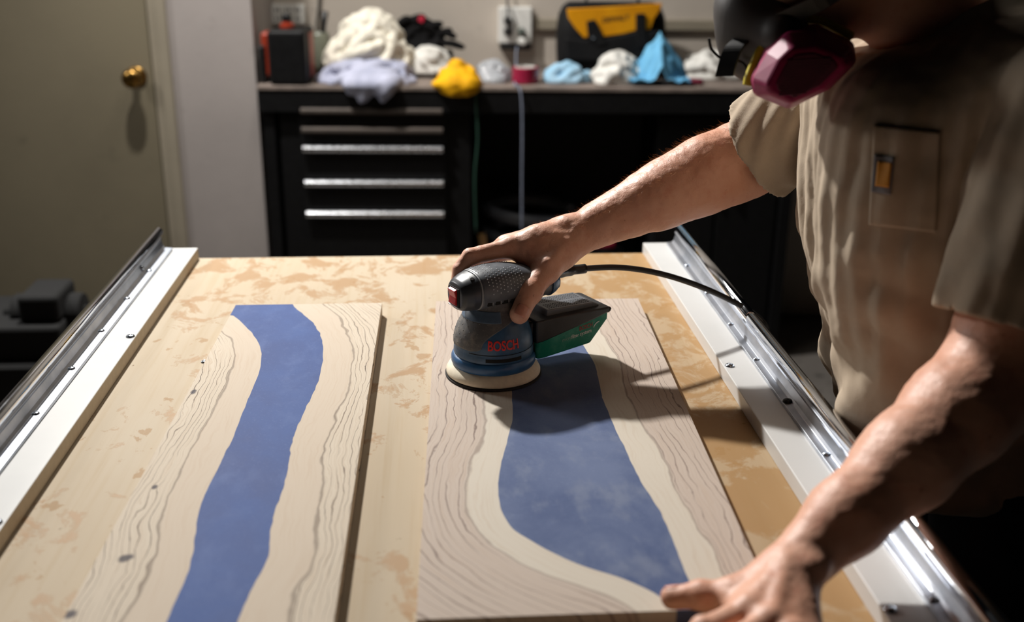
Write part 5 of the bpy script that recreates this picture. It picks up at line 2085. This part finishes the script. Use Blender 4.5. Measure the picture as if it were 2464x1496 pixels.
# wooden offcut leaning in front of the chest, red clamp grip
bm = BM()
ua, za = bpix(1162, 575, 0.06)
box(bm, -0.013, 0.013, -0.020, 0.020, 0.0, za + 0.012, Matrix.Translation(bw(ua + 0.05, 0.085, 0)) @ Matrix.Rotation(radians(-7), 4, 'Y'))
tag(obj('wood_offcut', bm, M_PINE, None, bevel=0.002), 'narrow wooden offcut standing beside the shop vacuum', 'offcut')
cl = thing('bucket', 'dark bucket with a red handle grip under the bench', 'bucket', bw(bpix(1455, 590, 0.15)[0], 0.18, 0))
ur, zr = bpix(1455, 588, 0.10)
bm = BM()
lathe(bm, [(0.055, 0.001), (0.060, 0.006), (0.078, zr - 0.075), (0.082, zr - 0.070), (0.082, zr - 0.055), (0.075, zr - 0.055), (0.055, 0.012)], 36, Matrix.Translation(bw(ur, 0.20, 0)))
obj('pail', bm, M_VAC, cl, smooth=True)
bm = BM()
tube(bm, [bw(ur + 0.082 * cos(a), 0.20 - 0.09 * sin(a), zr - 0.06 + 0.055 * sin(a)) for a in [pi * k / 16 for k in range(17)]], 0.003, 8)
obj('bail', bm, M_ZINC, cl, smooth=True)
bm = BM()
tube(bm, [bw(ur - 0.035, 0.112, zr - 0.004), bw(ur, 0.110, zr - 0.002), bw(ur + 0.035, 0.112, zr - 0.004)], [0.013, 0.014, 0.013], 12)
obj('handle_grip', bm, plain('red_grip', (170, 30, 66), 0.45), cl, smooth=True)

# dark cabinet to the right of the knee space
ug, _ = bpix(1436, 420, 0.04)
cab = thing('base_cabinet', 'black base cabinet under the right half of the bench', 'cabinet', bw(ug + 0.4, 0.25, 0))
bm = BM()
bbox(bm, ug + 0.20, uR - 0.055, 0.06, VW - 0.04, 0.02, BZ - 0.09)
obj('case', bm, M_BLACKSTEEL, cab, bevel=0.004)
for k in range(2):
    w = (uR - 0.055 - ug - 0.20) / 2
    bm = BM()
    bbox(bm, ug + 0.204 + k * w, ug + 0.196 + (k + 1) * w, 0.042, 0.059, 0.03, BZ - 0.10)
    d = obj('door', bm, M_BLACKSTEEL, cab, bevel=0.003)
    bm = BM()
    uh = ug + 0.20 + w + (-0.03 if k == 0 else 0.03)
    tube(bm, [bw(uh, 0.041, 0.60), bw(uh, 0.022, 0.60), bw(uh, 0.022, 0.72), bw(uh, 0.041, 0.72)], 0.005, 8)
    obj('door_handle', bm, M_BLACK, d)

# ------------------------------------------------------------------ machine on the floor, left of the table
YM = 2.75
gx = lambda px, py: aty(px, py, YM)
p0, p1 = gx(46, 776), gx(134, 714)
cxm = (p0.x + p1.x) / 2
mc = thing('floor_machine', 'black machine on a cabinet standing in the dark left of the table', 'machine', (cxm, YM + 0.2, 0))
M_MACH = plain('black_machine', (7, 7, 7), 0.9, 0, 0.2, 40)
bm = BM()
box(bm, p0.x, p1.x, YM, YM + 0.16, p0.z - 0.004, p1.z)
obj('motor_housing', bm, M_MACH, mc, bevel=0.012, seg=3)
for s in (-1, 1):
    bm = BM()
    lathe(bm, [(0.010, -0.05), (0.018, -0.045), (0.018, -0.02), (0.050, -0.018), (0.053, -0.012), (0.053, 0.012), (0.050, 0.018), (0.012, 0.020)], 28,
          Matrix.Translation((cxm + s * 0.072, YM + 0.09, p0.z - 0.004)) @ Matrix.Rotation(radians(90 * s), 4, 'Y') @ Matrix.Rotation(pi, 4, 'X'))
    obj('wheel_guard', bm, M_MACH, mc)
bm = BM()
xr = gx(150, 790).x
box(bm, xr - 0.50, xr, YM - 0.03, YM + 0.24, p0.z - 0.10, p0.z - 0.004)
obj('base', bm, M_MACH, mc, bevel=0.010)
bm = BM()
box(bm, xr - 0.55, xr + 0.02, YM - 0.05, YM + 0.42, 0.0, p0.z - 0.1005)
obj('cabinet', bm, M_MACH, mc, bevel=0.006)
for k in range(3):
    zc = (p0.z - 0.12) * (0.2 + 0.3 * k)
    bm = BM()
    box(bm, xr - 0.53, xr, YM - 0.062, YM - 0.0505, zc - 0.085, zc + 0.085)
    d = obj('drawer', bm, M_MACH, mc, bevel=0.004)
    bm = BM()
    tube(bm, [(xr - 0.34, YM - 0.062, zc + 0.04), (xr - 0.34, YM - 0.085, zc + 0.04), (xr - 0.19, YM - 0.085, zc + 0.04), (xr - 0.19, YM - 0.062, zc + 0.04)], 0.005, 8)
    obj('drawer_pull', bm, M_BLACK, d)
